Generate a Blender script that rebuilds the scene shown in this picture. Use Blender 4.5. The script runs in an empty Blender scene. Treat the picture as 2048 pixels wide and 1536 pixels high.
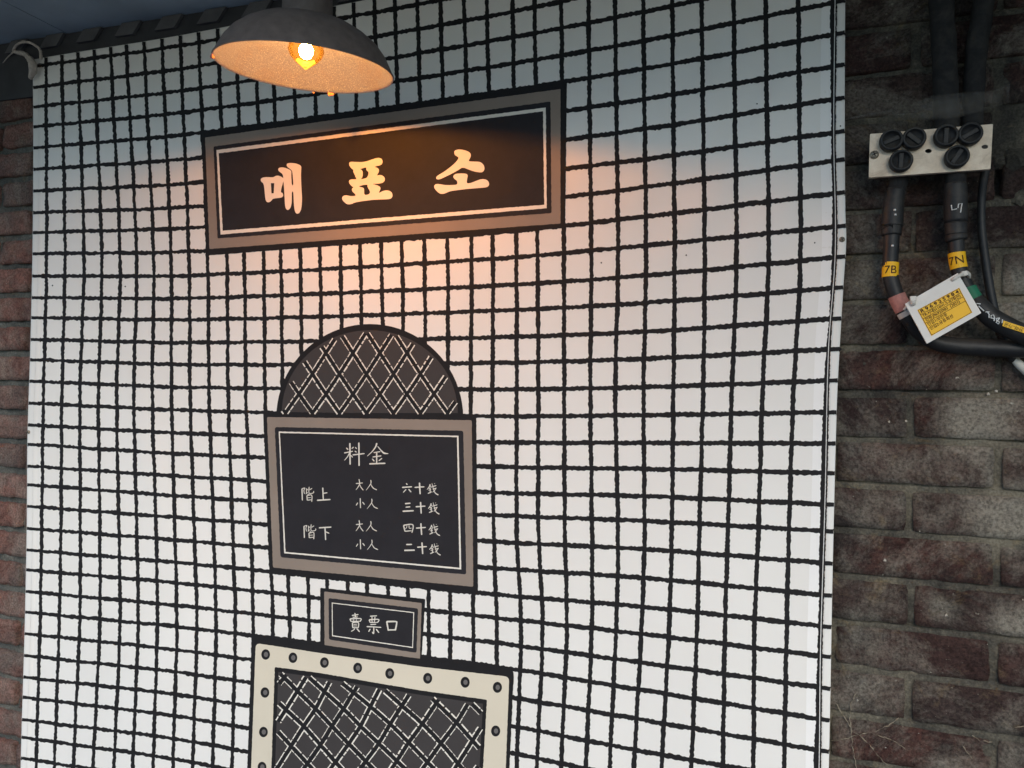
import bpy, bmesh, math, random
import numpy as np
from mathutils import Vector, Matrix
from mathutils.geometry import tessellate_polygon
from mathutils import noise as mnoise

random.seed(7)
R = math.radians
scene = bpy.context.scene
COL = scene.collection

# ------------------------------------------------------------------ camera
W0, H0, FPX = 2048.0, 1536.0, 1500.0          # survey picture size and focal length in its pixels
CAM = Vector((0.0, -1.27, 1.55))              # the brick face is the plane y = 0
YAW, PITCH, ROLL = R(20.4), R(1.0), R(1.0)
_f0 = Vector((-math.sin(YAW), math.cos(YAW), 0.0))
_r0 = Vector((math.cos(YAW), math.sin(YAW), 0.0))
_up = Vector((0, 0, 1))
FWD = (_f0 * math.cos(PITCH) + _up * math.sin(PITCH)).normalized()
_u0 = (_up * math.cos(PITCH) - _f0 * math.sin(PITCH)).normalized()
RGT = (_r0 * math.cos(ROLL) + _u0 * math.sin(ROLL)).normalized()
UPV = (_u0 * math.cos(ROLL) - _r0 * math.sin(ROLL)).normalized()
cam_d = bpy.data.cameras.new('camera')
cam = bpy.data.objects.new('camera', cam_d); COL.objects.link(cam)
cam.matrix_world = Matrix(((RGT.x, UPV.x, -FWD.x, CAM.x), (RGT.y, UPV.y, -FWD.y, CAM.y),
                           (RGT.z, UPV.z, -FWD.z, CAM.z), (0, 0, 0, 1)))
cam_d.sensor_fit = 'HORIZONTAL'; cam_d.sensor_width = 36.0
cam_d.lens = 36.0 * FPX / W0
cam_d.clip_start = 0.02; cam_d.clip_end = 500
scene.camera = cam

# ------------------------------------------------------------------ daylight
SUN_EL, SUN_AZ = R(26), R(18)                  # low soft daylight from behind the viewer, a little to the right
sun_from = Vector((math.sin(SUN_AZ) * math.cos(SUN_EL), -math.cos(SUN_AZ) * math.cos(SUN_EL), math.sin(SUN_EL)))
world = bpy.data.worlds.new('World'); scene.world = world; world.use_nodes = True
wn = world.node_tree.nodes; wl = world.node_tree.links; wn.clear()
sky = wn.new('ShaderNodeTexSky'); sky.sky_type = 'NISHITA'; sky.sun_disc = False
sky.sun_elevation = SUN_EL; sky.sun_rotation = math.pi - SUN_AZ
sky.air_density = 1.0; sky.dust_density = 0.0; sky.ozone_density = 6.0
bg = wn.new('ShaderNodeBackground'); bg.inputs['Strength'].default_value = 0.10
wo = wn.new('ShaderNodeOutputWorld')
wl.new(sky.outputs[0], bg.inputs[0]); wl.new(bg.outputs[0], wo.inputs[0])
sun_d = bpy.data.lights.new('sun', 'SUN'); sun_d.energy = 1.5; sun_d.angle = R(36); sun_d.color = (1.0, 0.885, 0.70)
sun = bpy.data.objects.new('sun', sun_d); COL.objects.link(sun)
sun.rotation_euler = (-sun_from).to_track_quat('-Z', 'Y').to_euler()
sun.location = sun_from * 20
scene.view_settings.view_transform = 'Standard'; scene.view_settings.look = 'None'
scene.view_settings.gamma = 1.0; scene.view_settings.use_curve_mapping = False
scene.view_settings.exposure = 0.78
scene.render.engine = 'CYCLES'
scene.cycles.use_denoising = True
scene.cycles.max_bounces = 8; scene.cycles.transparent_max_bounces = 12
scene.cycles.sample_clamp_indirect = 4.0

# ------------------------------------------------------------------ survey helpers
def at(px, py, Y=0.0):
    """point of the plane y = Y seen at picture position (px, py)"""
    d = FWD + RGT * ((px - W0 / 2) / FPX) - UPV * ((py - H0 / 2) / FPX)
    t = (Y - CAM.y) / d.y
    return CAM + d * t

def herm(xs, ys, x):
    """smooth curve through points, straight beyond its ends"""
    n = len(xs)
    m = []
    for i in range(n):
        if i == 0: m.append((ys[1] - ys[0]) / (xs[1] - xs[0]))
        elif i == n - 1: m.append((ys[-1] - ys[-2]) / (xs[-1] - xs[-2]))
        else: m.append((ys[i + 1] - ys[i - 1]) / (xs[i + 1] - xs[i - 1]))
    if x <= xs[0]: return ys[0] + m[0] * (x - xs[0])
    if x >= xs[-1]: return ys[-1] + m[-1] * (x - xs[-1])
    i = 0
    while x > xs[i + 1]: i += 1
    h = xs[i + 1] - xs[i]; t = (x - xs[i]) / h
    return ((2*t**3 - 3*t*t + 1) * ys[i] + (t**3 - 2*t*t + t) * h * m[i]
            + (-2*t**3 + 3*t*t) * ys[i + 1] + (t**3 - t*t) * h * m[i + 1])

# ------------------------------------------------------------------ object helpers
def tag(o, label=None, cat=None, group=None, kind=None):
    if label: o['label'] = label
    if cat: o['category'] = cat
    if group: o['group'] = group
    if kind: o['kind'] = kind
    return o

def empty(name, loc=(0, 0, 0)):
    o = bpy.data.objects.new(name, None); COL.objects.link(o); o.location = loc
    o.empty_display_size = 0.05
    return o

def mesh_obj(name, verts, faces, mat, parent=None, smooth=False, origin=None):
    me = bpy.data.meshes.new(name)
    vs = [Vector(v) for v in verts]
    if origin is not None:
        og = Vector(origin); vs = [v - og for v in vs]
    me.from_pydata([tuple(v) for v in vs], [], faces)
    me.update()
    if smooth:
        me.polygons.foreach_set('use_smooth', [True] * len(me.polygons))
    for m in (mat if isinstance(mat, (list, tuple)) else [mat]): me.materials.append(m)
    o = bpy.data.objects.new(name, me); COL.objects.link(o)
    if origin is not None: o.location = origin
    if parent is not None:
        o.parent = parent
        o.matrix_parent_inverse = parent_inv(parent)
    return o

def parent_inv(p):
    # parents are never parented deeper than two levels and carry only location / rotation set before
    M = Matrix.Identity(4); q = p
    chain = []
    while q is not None:
        chain.append(q); q = q.parent
    for q in reversed(chain):
        loc = Matrix.Translation(q.location) @ q.rotation_euler.to_matrix().to_4x4()
        M = M @ (q.matrix_parent_inverse @ loc if q.parent else loc)
    return M.inverted()

def bm_obj(name, bm, mat, parent=None, smooth=False, origin=None):
    bm.verts.index_update()
    vs = [v.co.copy() for v in bm.verts]; fs = [[v.index for v in f.verts] for f in bm.faces]
    bm.free()
    return mesh_obj(name, vs, fs, mat, parent, smooth, origin)

def box_bm(x0, x1, y0, y1, z0, z1, bevel=0.0, seg=1):
    bm = bmesh.new()
    bmesh.ops.create_cube(bm, size=1.0)
    for v in bm.verts:
        v.co = Vector((x0 + (v.co.x + .5) * (x1 - x0), y0 + (v.co.y + .5) * (y1 - y0), z0 + (v.co.z + .5) * (z1 - z0)))
    if bevel: bmesh.ops.bevel(bm, geom=bm.edges[:], offset=bevel, segments=seg, affect='EDGES', profile=.5)
    return bm

def lathe(profile, seg=48, close_top=False):
    """(r, z) profile turned about z"""
    vs, fs = [], []
    n = len(profile)
    for k in range(seg):
        a = 2 * math.pi * k / seg
        for r, z in profile: vs.append((r * math.cos(a), r * math.sin(a), z))
    for k in range(seg):
        k2 = (k + 1) % seg
        for i in range(n - 1):
            fs.append((k * n + i, k2 * n + i, k2 * n + i + 1, k * n + i + 1))
    return vs, fs

def smooth_path(pts, rad, sub=6):
    """catmull-rom through points"""
    P = [Vector(p) for p in pts]
    if not isinstance(rad, (list, tuple)): rad = [rad] * len(P)
    out, rr = [], []
    for i in range(len(P) - 1):
        p0 = P[max(i - 1, 0)]; p1 = P[i]; p2 = P[i + 1]; p3 = P[min(i + 2, len(P) - 1)]
        for k in range(sub):
            t = k / sub
            out.append(.5 * ((2 * p1) + (p2 - p0) * t + (2*p0 - 5*p1 + 4*p2 - p3) * t*t + (3*p1 - p0 - 3*p2 + p3) * t**3))
            rr.append(rad[i] * (1 - t) + rad[i + 1] * t)
    out.append(P[-1]); rr.append(rad[-1])
    return out, rr

def tube(pts, rad, seg=14, sub=6, cap=True, rough=0.0):
    P, rr = smooth_path(pts, rad, sub) if sub > 1 else ([Vector(p) for p in pts], rad if isinstance(rad, (list, tuple)) else [rad] * len(pts))
    vs, fs = [], []
    n = len(P)
    nrm = None
    for i in range(n):
        d = (P[min(i + 1, n - 1)] - P[max(i - 1, 0)]).normalized()
        if nrm is None:
            nrm = d.orthogonal().normalized()
        nrm = (nrm - d * nrm.dot(d)).normalized()
        b = d.cross(nrm)
        for k in range(seg):
            a = 2 * math.pi * k / seg
            r = rr[i]
            if rough: r += rough * mnoise.noise(Vector((P[i].x * 60 + k * 1.7, P[i].y * 60, P[i].z * 60)))
            vs.append(P[i] + (nrm * math.cos(a) + b * math.sin(a)) * r)
    for i in range(n - 1):
        for k in range(seg):
            k2 = (k + 1) % seg
            fs.append((i * seg + k, i * seg + k2, (i + 1) * seg + k2, (i + 1) * seg + k))
    if cap:
        fs.append(tuple(reversed(range(seg)))); fs.append(tuple(range((n - 1) * seg, n * seg)))
    return vs, fs

def join(parts):
    vs, fs = [], []
    for v, f in parts:
        o = len(vs); vs += list(v); fs += [tuple(i + o for i in q) for q in f]
    return vs, fs

# ------------------------------------------------------------------ materials
def new_mat(name):
    m = bpy.data.materials.new(name); m.use_nodes = True
    nt = m.node_tree; nt.nodes.clear()
    out = nt.nodes.new('ShaderNodeOutputMaterial')
    b = nt.nodes.new('ShaderNodeBsdfPrincipled')
    nt.links.new(b.outputs[0], out.inputs[0])
    return m, nt, b, out

def noise_node(nt, scale, detail=6, rough=.6, vec=None, dist=0.0):
    n = nt.nodes.new('ShaderNodeTexNoise'); n.inputs['Scale'].default_value = scale
    n.inputs['Detail'].default_value = detail; n.inputs['Roughness'].default_value = rough
    n.inputs['Distortion'].default_value = dist
    if vec is not None: nt.links.new(vec, n.inputs['Vector'])
    return n

def ramp(nt, fac, stops):
    r = nt.nodes.new('ShaderNodeValToRGB')
    el = r.color_ramp.elements
    while len(el) > 1: el.remove(el[-1])
    el[0].position = stops[0][0]; el[0].color = (*stops[0][1], 1) if len(stops[0][1]) == 3 else stops[0][1]
    for p, c in stops[1:]:
        e = el.new(p); e.color = (*c, 1) if len(c) == 3 else c
    nt.links.new(fac, r.inputs[0])
    return r

def mix(nt, fac, a, b, mode='MIX'):
    n = nt.nodes.new('ShaderNodeMix'); n.data_type = 'RGBA'; n.blend_type = mode
    for sock, v in ((n.inputs['Factor'], fac), (n.inputs[6], a), (n.inputs[7], b)):
        if hasattr(v, 'is_output'): nt.links.new(v, sock)
        elif isinstance(v, (int, float)): sock.default_value = v
        else: sock.default_value = (*v, 1)
    return n.outputs[2]

def position(nt):
    return nt.nodes.new('ShaderNodeNewGeometry').outputs['Position']

def bump(nt, b, height, strength=.3, dist=.002):
    n = nt.nodes.new('ShaderNodeBump'); n.inputs['Strength'].default_value = strength
    n.inputs['Distance'].default_value = dist
    nt.links.new(height, n.inputs['Height']); nt.links.new(n.outputs[0], b.inputs['Normal'])

def simple(name, col, rough=.7, var=.15, scale=40, metal=0.0, bmp=0.0, spec=.3):
    m, nt, b, _ = new_mat(name)
    n = noise_node(nt, scale, 5, .6, position(nt))
    lo = tuple(c * (1 - var) for c in col); hi = tuple(min(1, c * (1 + var)) for c in col)
    r = ramp(nt, n.outputs[0], [(.3, lo), (.7, hi)])
    nt.links.new(r.outputs[0], b.inputs['Base Color'])
    b.inputs['Roughness'].default_value = rough; b.inputs['Metallic'].default_value = metal
    b.inputs['Specular IOR Level'].default_value = spec
    if bmp:
        n2 = noise_node(nt, scale * 8, 4, .6, position(nt)); bump(nt, b, n2.outputs[0], bmp, .001)
    return m

def stains(nt, pos, c, soot, stain, soot_amt, stain_amt, ochre_amt):
    """soot, lime smears and ochre dirt that run across bricks and joints alike"""
    n2 = noise_node(nt, 6.5, 9, .72, pos, .7)
    c = mix(nt, ramp(nt, n2.outputs[0], [(.46, (0, 0, 0)), (.62, (soot_amt,) * 3)]).outputs[0], c, soot)
    mp = nt.nodes.new('ShaderNodeMapping'); mp.inputs['Location'].default_value = (3.1, 0, 1.7)
    nt.links.new(pos, mp.inputs[0])
    n3 = noise_node(nt, 5.2, 14, .8, mp.outputs[0], .5)
    fac = n3.outputs[0]
    for (px_, py_, rad_, amt_) in ((1965, 845, .085, .27), (2010, 1030, .07, .24), (2035, 600, .07, .25), (1880, 1215, .04, .14), (2030, 1250, .05, .2)):   # lime crusts
        vd = nt.nodes.new('ShaderNodeVectorMath'); vd.operation = 'DISTANCE'; vd.inputs[1].default_value = at(px_, py_, 0)
        nt.links.new(pos, vd.inputs[0])
        mr = nt.nodes.new('ShaderNodeMapRange'); mr.inputs[1].default_value = 0; mr.inputs[2].default_value = rad_; mr.inputs[3].default_value = amt_; mr.inputs[4].default_value = 0
        mr.interpolation_type = 'SMOOTHSTEP'; nt.links.new(vd.outputs['Value'], mr.inputs[0])
        ad = nt.nodes.new('ShaderNodeMath'); ad.operation = 'ADD'; nt.links.new(fac, ad.inputs[0]); nt.links.new(mr.outputs[0], ad.inputs[1]); fac = ad.outputs[0]
    c = mix(nt, ramp(nt, fac, [(.46, (0, 0, 0)), (.56, (stain_amt * .45,) * 3), (.68, (stain_amt,) * 3)]).outputs[0], c, stain)
    n6 = noise_node(nt, 17, 10, .75, mp.outputs[0], 1.0)
    c = mix(nt, ramp(nt, n6.outputs[0], [(.57, (0, 0, 0)), (.68, (ochre_amt,) * 3)]).outputs[0], c, tuple(x * y for x, y in zip(stain, (.8, .62, .36))))
    return c
def brick_mat(name, cols, soot, stain, soot_amt, stain_amt):
    m, nt, b, _ = new_mat(name)
    pos = position(nt)
    rnd = nt.nodes.new('ShaderNodeObjectInfo').outputs['Random']
    base = ramp(nt, rnd, [(i / max(1, len(cols) - 1), c) for i, c in enumerate(cols)]).outputs[0]
    n1 = noise_node(nt, 20, 10, .72, pos, .5)
    c = mix(nt, ramp(nt, n1.outputs[0], [(.38, (0, 0, 0)), (.62, (.9,) * 3)]).outputs[0], base, tuple(x * .42 for x in cols[0]))
    c = stains(nt, pos, c, soot, stain, soot_amt, stain_amt, .3)
    n4 = noise_node(nt, 240, 4, .65, pos)                         # grain
    f4 = ramp(nt, n4.outputs[0], [(.33, (.5,) * 3), (.6, (1.28,) * 3)]).outputs[0]
    c = mix(nt, 1.0, c, f4, 'MULTIPLY')
    n5 = noise_node(nt, 95, 2, .5, pos)                           # pale specks
    f5 = ramp(nt, n5.outputs[0], [(.72, (0, 0, 0)), (.75, (.7,) * 3)]).outputs[0]
    c = mix(nt, f5, c, (.36, .33, .27))
    nt.links.new(c, b.inputs['Base Color'])
    b.inputs['Roughness'].default_value = .9; b.inputs['Specular IOR Level'].default_value = .25
    nb = noise_node(nt, 150, 12, .82, pos)
    bump(nt, b, nb.outputs[0], 1.0, .008)
    return m

M = {}
M['brick_sooty'] = brick_mat('brick_sooty', [(.09, .047, .042), (.11, .064, .054), (.08, .056, .05), (.125, .056, .045), (.095, .072, .062)], (.046, .044, .041), (.42, .39, .32), .75, .75)
M['brick_red'] = brick_mat('brick_red', [(.27, .13, .105), (.31, .155, .125), (.22, .125, .105), (.3, .14, .11)], (.13, .12, .11), (.42, .38, .32), .6, .6)
def mortar_mat(name, a, c2, d):
    m, nt, b, _ = new_mat(name); pos = position(nt)
    n = noise_node(nt, 13, 11, .75, pos, .6)
    r = ramp(nt, n.outputs[0], [(.36, a), (.5, c2), (.66, d)])
    r_c = stains(nt, pos, r.outputs[0], a, tuple(x * 1.7 for x in d), .6, .5, .45)
    n4 = noise_node(nt, 300, 3, .6, pos)
    f4 = ramp(nt, n4.outputs[0], [(.3, (.6,) * 3), (.65, (1.2,) * 3)]).outputs[0]
    nt.links.new(mix(nt, 1.0, r_c, f4, 'MULTIPLY'), b.inputs['Base Color'])
    b.inputs['Roughness'].default_value = .95; b.inputs['Specular IOR Level'].default_value = .15
    nb = noise_node(nt, 160, 8, .7, pos); bump(nt, b, nb.outputs[0], .9, .004)
    return m
M['mortar'] = mortar_mat('mortar', (.04, .038, .034), (.082, .076, .063), (.18, .16, .12))
M['mortar_pale'] = mortar_mat('mortar_pale', (.06, .063, .06), (.09, .094, .088), (.16, .155, .135))

def cloth_mat():
    m, nt, b, out = new_mat('banner_cloth'); pos = position(nt)
    n = noise_node(nt, 6, 4, .5, pos)
    r = ramp(nt, n.outputs[0], [(.3, (.795, .775, .735)), (.7, (.825, .81, .775))])
    n2 = noise_node(nt, 55, 3, .5, pos)
    f = ramp(nt, n2.outputs[0], [(.76, (0, 0, 0)), (.8, (.35,) * 3)]).outputs[0]     # faint grubby spots
    nt.links.new(mix(nt, f, r.outputs[0], (.6, .57, .52)), b.inputs['Base Color'])
    b.inputs['Roughness'].default_value = .8; b.inputs['Specular IOR Level'].default_value = .2
    w = nt.nodes.new('ShaderNodeTexWave'); w.inputs['Scale'].default_value = 420; w.inputs['Distortion'].default_value = 2
    w.bands_direction = 'Z'; nt.links.new(pos, w.inputs[0])
    n3 = noise_node(nt, 45, 5, .6, pos)
    h = mix(nt, .7, w.outputs[0], n3.outputs[0])
    bump(nt, b, h, .12, .0015)
    return m
M['cloth'] = cloth_mat()
M['ink'] = simple('black_ink', (.015, .0145, .016), .75, .12, 30, spec=.2)
M['ink_panel'] = simple('dark_panel_ink', (.023, .022, .026), .75, .1, 30, spec=.2)
M['taupe'] = simple('taupe_ink', (.27, .222, .185), .78, .06, 12, spec=.2)
M['cream'] = simple('cream_ink', (.68, .62, .5), .78, .03, 10, spec=.2)
M['lattice_grey'] = simple('lattice_grey_ink', (.052, .047, .047), .75, .06, 14, spec=.2)
M['white_ink'] = simple('pale_ink', (.8, .76, .68), .78, .03, 20, spec=.2)
M['rivet_grey'] = simple('rivet_grey_ink', (.15, .14, .135), .75, .05, 20, spec=.2)
M['letter_ink'] = simple('letter_ink', (.7, .67, .6), .78, .03, 20, spec=.2)
M['thread'] = simple('white_thread', (.75, .74, .72), .8, .1, 200)
M['string'] = simple('string_fibre', (.5, .45, .4), .9, .25, 120, bmp=.4)
M['soffit'] = simple('soffit_board', (.4, .5, .58), .8, .15, 5, bmp=.2)
M['wall_shadow'] = simple('wall_shadow', (.05, .052, .058), .8, .25, 12, bmp=.2)  # dark tone that stands for shade on the wall under the soffit
M['batten'] = simple('batten_wood', (.11, .112, .118), .85, .25, 14, bmp=.3)
M['pavement'] = simple('pavement_stone', (.10, .112, .13), .9, .2, 3, bmp=.2)

def steel_mat():
    m, nt, b, _ = new_mat('zinc_plate'); pos = position(nt)
    n = noise_node(nt, 60, 8, .7, pos, .4)
    r = ramp(nt, n.outputs[0], [(.3, (.6, .49, .37)), (.55, (.76, .64, .5)), (.72, (.86, .76, .62))])
    n2 = noise_node(nt, 22, 8, .7, pos, 1)
    f = ramp(nt, n2.outputs[0], [(.56, (0, 0, 0)), (.68, (.6,) * 3)]).outputs[0]
    nt.links.new(mix(nt, f, r.outputs[0], (.36, .27, .19)), b.inputs['Base Color'])
    b.inputs['Metallic'].default_value = .15; b.inputs['Roughness'].default_value = .55
    bump(nt, b, n.outputs[0], .15, .001)
    return m
M['zinc'] = steel_mat()
M['screw'] = simple('screw_steel', (.28, .25, .2), .5, .3, 300, metal=.7)

def rubber_mat(name, col, dust, amt, rough=.55):
    m, nt, b, _ = new_mat(name); pos = position(nt)
    n = noise_node(nt, 40, 8, .7, pos, .5)
    geo = nt.nodes.new('ShaderNodeNewGeometry')
    sx = nt.nodes.new('ShaderNodeSeparateXYZ'); nt.links.new(geo.outputs['Normal'], sx.inputs[0])
    add = nt.nodes.new('ShaderNodeMath'); add.operation = 'MULTIPLY_ADD'; add.inputs[1].default_value = .28; add.inputs[2].default_value = 0
    nt.links.new(sx.outputs['Z'], add.inputs[0])               # dust settles on faces that look up
    s = nt.nodes.new('ShaderNodeMath'); s.operation = 'ADD'; nt.links.new(n.outputs[0], s.inputs[0]); nt.links.new(add.outputs[0], s.inputs[1])
    f = ramp(nt, s.outputs[0], [(.42, (0, 0, 0)), (.8, (amt,) * 3)]).outputs[0]
    nt.links.new(mix(nt, f, col, dust), b.inputs['Base Color'])
    b.inputs['Roughness'].default_value = rough; b.inputs['Specular IOR Level'].default_value = .4
    n2 = noise_node(nt, 300, 4, .6, pos); bump(nt, b, n2.outputs[0], .15, .001)
    return m
M['rubber'] = rubber_mat('black_rubber', (.013, .014, .016), (.1, .088, .072), .55)
M['cable'] = rubber_mat('black_cable', (.012, .013, .015), (.075, .07, .062), .45, .5)
M['dusty_cable'] = rubber_mat('dusty_cable', (.013, .013, .014), (.055, .05, .044), .8, .85)
M['cable_white'] = simple('white_jacket', (.55, .53, .47), .6, .1, 60)
M['tape_pink'] = simple('faded_red_tape', (.42, .19, .165), .7, .25, 120)
M['tape_green'] = simple('green_tape', (.022, .16, .09), .55, .15, 80)
M['tag_white'] = simple('white_plastic', (.72, .7, .66), .45, .05, 40, spec=.4)
M['tie_white'] = simple('white_nylon', (.62, .6, .55), .4, .08, 80, spec=.5)
M['label_yellow'] = simple('yellow_label', (.9, .5, .01), .5, .04, 30, spec=.4)
M['label_print'] = simple('label_print', (.045, .015, .008), .7, .05, 40)
M['marker_white'] = simple('white_marker', (.75, .75, .73), .7, .08, 100)
M['root'] = simple('dry_root', (.25, .21, .155), .9, .35, 200, bmp=.5)
M['flake'] = simple('lime_flake', (.42, .39, .33), .9, .3, 200, bmp=.5)

def web_mat():
    m, nt, b, out = new_mat('dusty_cobweb'); pos = position(nt)
    n = noise_node(nt, 26, 12, .8, pos, 1.6)
    b.inputs['Base Color'].default_value = (.3, .28, .25, 1); b.inputs['Roughness'].default_value = 1
    b.inputs['Specular IOR Level'].default_value = 0
    r = ramp(nt, n.outputs[0], [(.34, (.03,) * 3), (.5, (.18,) * 3), (.72, (.48,) * 3)])
    nt.links.new(r.outputs[0], b.inputs['Alpha'])
    return m
M['web'] = web_mat()

# ------------------------------------------------------------------ setting: pavement and canopy
bm = box_bm(-8, 8, -14, 0.25, -.06, 0)
tag(bm_obj('pavement', bm, M['pavement']), kind='structure')  # ground out of view, added for the light it bounces up

sa, sb = at(75, 78, 0.0), at(550, 2, 0.0)
slope = (sb.z - sa.z) / (sb.x - sa.x)
def soffit_z(x): return sa.z + slope * (x - sa.x)
CX0, CX1, CDEP = -3.2, 2.4, 1.33
canopy = empty('canopy', ((CX0 + CX1) / 2, -CDEP / 2, soffit_z(-.4)))
tag(canopy, 'shaded canopy with grey board underside above the banner', 'canopy')
nx = 7
wid = (CX1 - CX0) / nx
for k in range(nx):
    x0 = CX0 + k * wid + .0015; x1 = x0 + wid - .003
    z0, z1 = soffit_z(x0), soffit_z(x1)
    vs = [(x0, -.002, z0), (x1, -.002, z1), (x1, -CDEP, z1), (x0, -CDEP, z0)]
    vs += [(x, y, z + .03) for x, y, z in vs]
    mesh_obj('soffit_panel', vs, [(0, 1, 2, 3), (7, 6, 5, 4), (0, 4, 5, 1), (1, 5, 6, 2), (2, 6, 7, 3), (3, 7, 4, 0)], M['soffit'], canopy)
vs = [(CX0, -.004, soffit_z(CX0) - .001), (CX1, -.004, soffit_z(CX1) - .001), (CX1, -.004, soffit_z(CX1) - .14), (CX0, -.004, soffit_z(CX0) - .14)]
vs = [(x, .02, z) for x, y, z in vs] + vs
# dark strip paints in the shade on the wall behind the top hem
mesh_obj('wall_shadow_strip', [(x, min(y, -.001) if y < 0 else y, z) for x, y, z in vs], [(4, 5, 6, 7), (0, 3, 2, 1), (4, 0, 1, 5), (6, 2, 3, 7), (5, 1, 2, 6), (7, 3, 0, 4)], M['wall_shadow'], canopy)
xb = at(230, 60, -.01).x
for k in range(-4, 14):
    x0 = xb + k * .118; w_ = .055
    vs = []
    for y in (-.005, -.012):
        sh = -.012 if y < -.01 else -.012
        vs += [(x0 + .022, y, soffit_z(x0) - .003), (x0 + w_ + .022, y, soffit_z(x0 + w_) - .003),
               (x0 + w_, y, soffit_z(x0 + w_) - .03), (x0, y, soffit_z(x0) - .03)]
    mesh_obj('batten', vs, [(0, 1, 2, 3), (7, 6, 5, 4), (0, 4, 5, 1), (1, 5, 6, 2), (2, 6, 7, 3), (3, 7, 4, 0)], M['batten'], canopy)

# ------------------------------------------------------------------ brick wall
wall = empty('brick_wall', (0, .12, 0))
tag(wall, 'old sooty brick wall on both sides of the banner', 'wall')
def fbm(x, y, z, o=4):
    return mnoise.fractal(Vector((x, y, z)), 1.0, 2.0, o)
def mortar_sheet(name, x0, x1, z0, z1, step, y, amp, mat):
    nx = int((x1 - x0) / step); nz = int((z1 - z0) / step)
    vs, fs = [], []
    for j in range(nz + 1):
        for i in range(nx + 1):
            x = x0 + (x1 - x0) * i / nx; z = z0 + (z1 - z0) * j / nz
            vs.append((x, y - amp * fbm(x * 45, 7.7, z * 45, 4), z))
    for j in range(nz):
        for i in range(nx):
            a = j * (nx + 1) + i
            fs.append((a, a + 1, a + nx + 2, a + nx + 1))
    return mesh_obj(name, vs, fs, mat, wall, smooth=True)
xl_edge = at(60, 800).x; xr_edge = at(1670, 800).x
mortar_sheet('mortar', xl_edge - .7, xl_edge + .12, .45, 2.5, .008, .0125, .005, M['mortar_pale'])
bm = box_bm(-4, 3, .03, .26, 0, 2.7)
bm_obj('wall_core', bm, M['mortar'], wall)

BH, PITCH_Z, PITCH_X = .0595, .0704, .2205
z_ref = at(1720, 1147).z          # underside of one course
# right-hand pointing: nearly flush, with a shrinkage crack along the underside of each course
hole_c = at(2016, 358, 0)
vs, fs = [], []
mx0, mx1, mstep = xr_edge - .12, xr_edge + .95, .004
mnx = int((mx1 - mx0) / mstep)
zrows = []
for c in range(-13, 17):
    zc = z_ref + c * PITCH_Z
    for dz_, d_ in ((-.0135, .0008), (-.0105, .0004), (-.0075, .0002), (-.0045, .0004), (-.0028, .0008), (-.0022, .007), (-.0002, .008), (.004, .004), (.015, .0018), (.03, .0014), (.045, .0014)):
        zrows.append((zc + dz_, d_))
for z_, d_ in zrows:
    for i in range(mnx + 1):
        x_ = mx0 + (mx1 - mx0) * i / mnx
        wob = .0016 * fbm(x_ * 22, 2.2, z_ * 9, 4)
        gap = max(0.0, min(1.0, .55 + 1.6 * fbm(x_ * 9, 5.5, round(z_ / PITCH_Z), 3)))
        dd = (d_ if d_ < .005 else .0008 + (d_ - .0008) * gap) + .0022
        hd = ((x_ - hole_c.x) / .026) ** 2 + ((z_ - hole_c.z) / .017) ** 2 + .5 * fbm(x_ * 60, 1.1, z_ * 60, 3)
        if hd < 1.3: dd += .026 * min(1.0, (1.3 - hd) * 3)
        vs.append((x_, dd - .0011 * fbm(x_ * 40, 7.7, z_ * 60, 4), z_ + wob))
for j in range(len(zrows) - 1):
    for i in range(mnx):
        a = j * (mnx + 1) + i
        fs.append((a, a + 1, a + mnx + 2, a + mnx + 1))
mesh_obj('mortar', vs, fs, M['mortar'], wall, smooth=True)
x_ref = at(1821, 1237).x          # an upright joint
def make_brick(x0, x1, z0, z1, y, mat, seed, chip=1.0):
    L, H = x1 - x0, z1 - z0
    nx = max(3, int(L / .012)); nz = 6
    vs, fs = [], []
    rr = random.Random(seed)
    ty = rr.uniform(-.0015, .0015); tilt = rr.uniform(-.01, .01); dz = rr.uniform(-.0012, .0012)
    for j in range(nz + 1):
        for i in range(nx + 1):
            u, v = i / nx, j / nz
            x = x0 + L * u; z = z0 + H * v + dz
            ed = min(u * L, (1 - u) * L, v * H, (1 - v) * H)
            rnd = max(0, 1 - ed / .007)
            depth = y + ty + tilt * (u - .5) * L + .0017 * rnd * rnd * chip
            depth -= .0032 * fbm(x * 30 + seed, 3.3, z * 30, 4) * (1 + .8 * chip * rnd)
            n_e = fbm(x * 55, seed * 1.3, z * 55, 3)
            if i in (0, nx): x += .0024 * chip * n_e
            if j in (0, nz): z += .0018 * chip * n_e
            if (i in (0, nx)) and (j in (0, nz)):
                x += (.0015 if i == 0 else -.0015); z += (.001 if j == 0 else -.001)
            vs.append((x, depth, z))
    for j in range(nz):
        for i in range(nx):
            a = j * (nx + 1) + i
            fs.append((a, a + 1, a + nx + 2, a + nx + 1))
    ring = [i for i in range(nx + 1)] + [j * (nx + 1) + nx for j in range(1, nz + 1)] + [nz * (nx + 1) + i for i in range(nx - 1, -1, -1)] + [j * (nx + 1) for j in range(nz - 1, 0, -1)]
    o = len(vs)
    for r_ in ring: vs.append((vs[r_][0], .022, vs[r_][2]))
    for k in range(len(ring)):
        k2 = (k + 1) % len(ring)
        fs.append((ring[k2], ring[k], o + k, o + k2))
    return mesh_obj('brick', vs, fs, mat, wall, smooth=True, origin=((x0 + x1) / 2, 0.01, (z0 + z1) / 2))
seed = 1
xl_joint = at(46, 941, 0).x
par_l = round((at(40, 941, 0).z - z_ref) / PITCH_Z) % 2
hole_x0, hole_x1 = at(1985, 350).x, at(2060, 350).x
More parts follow.
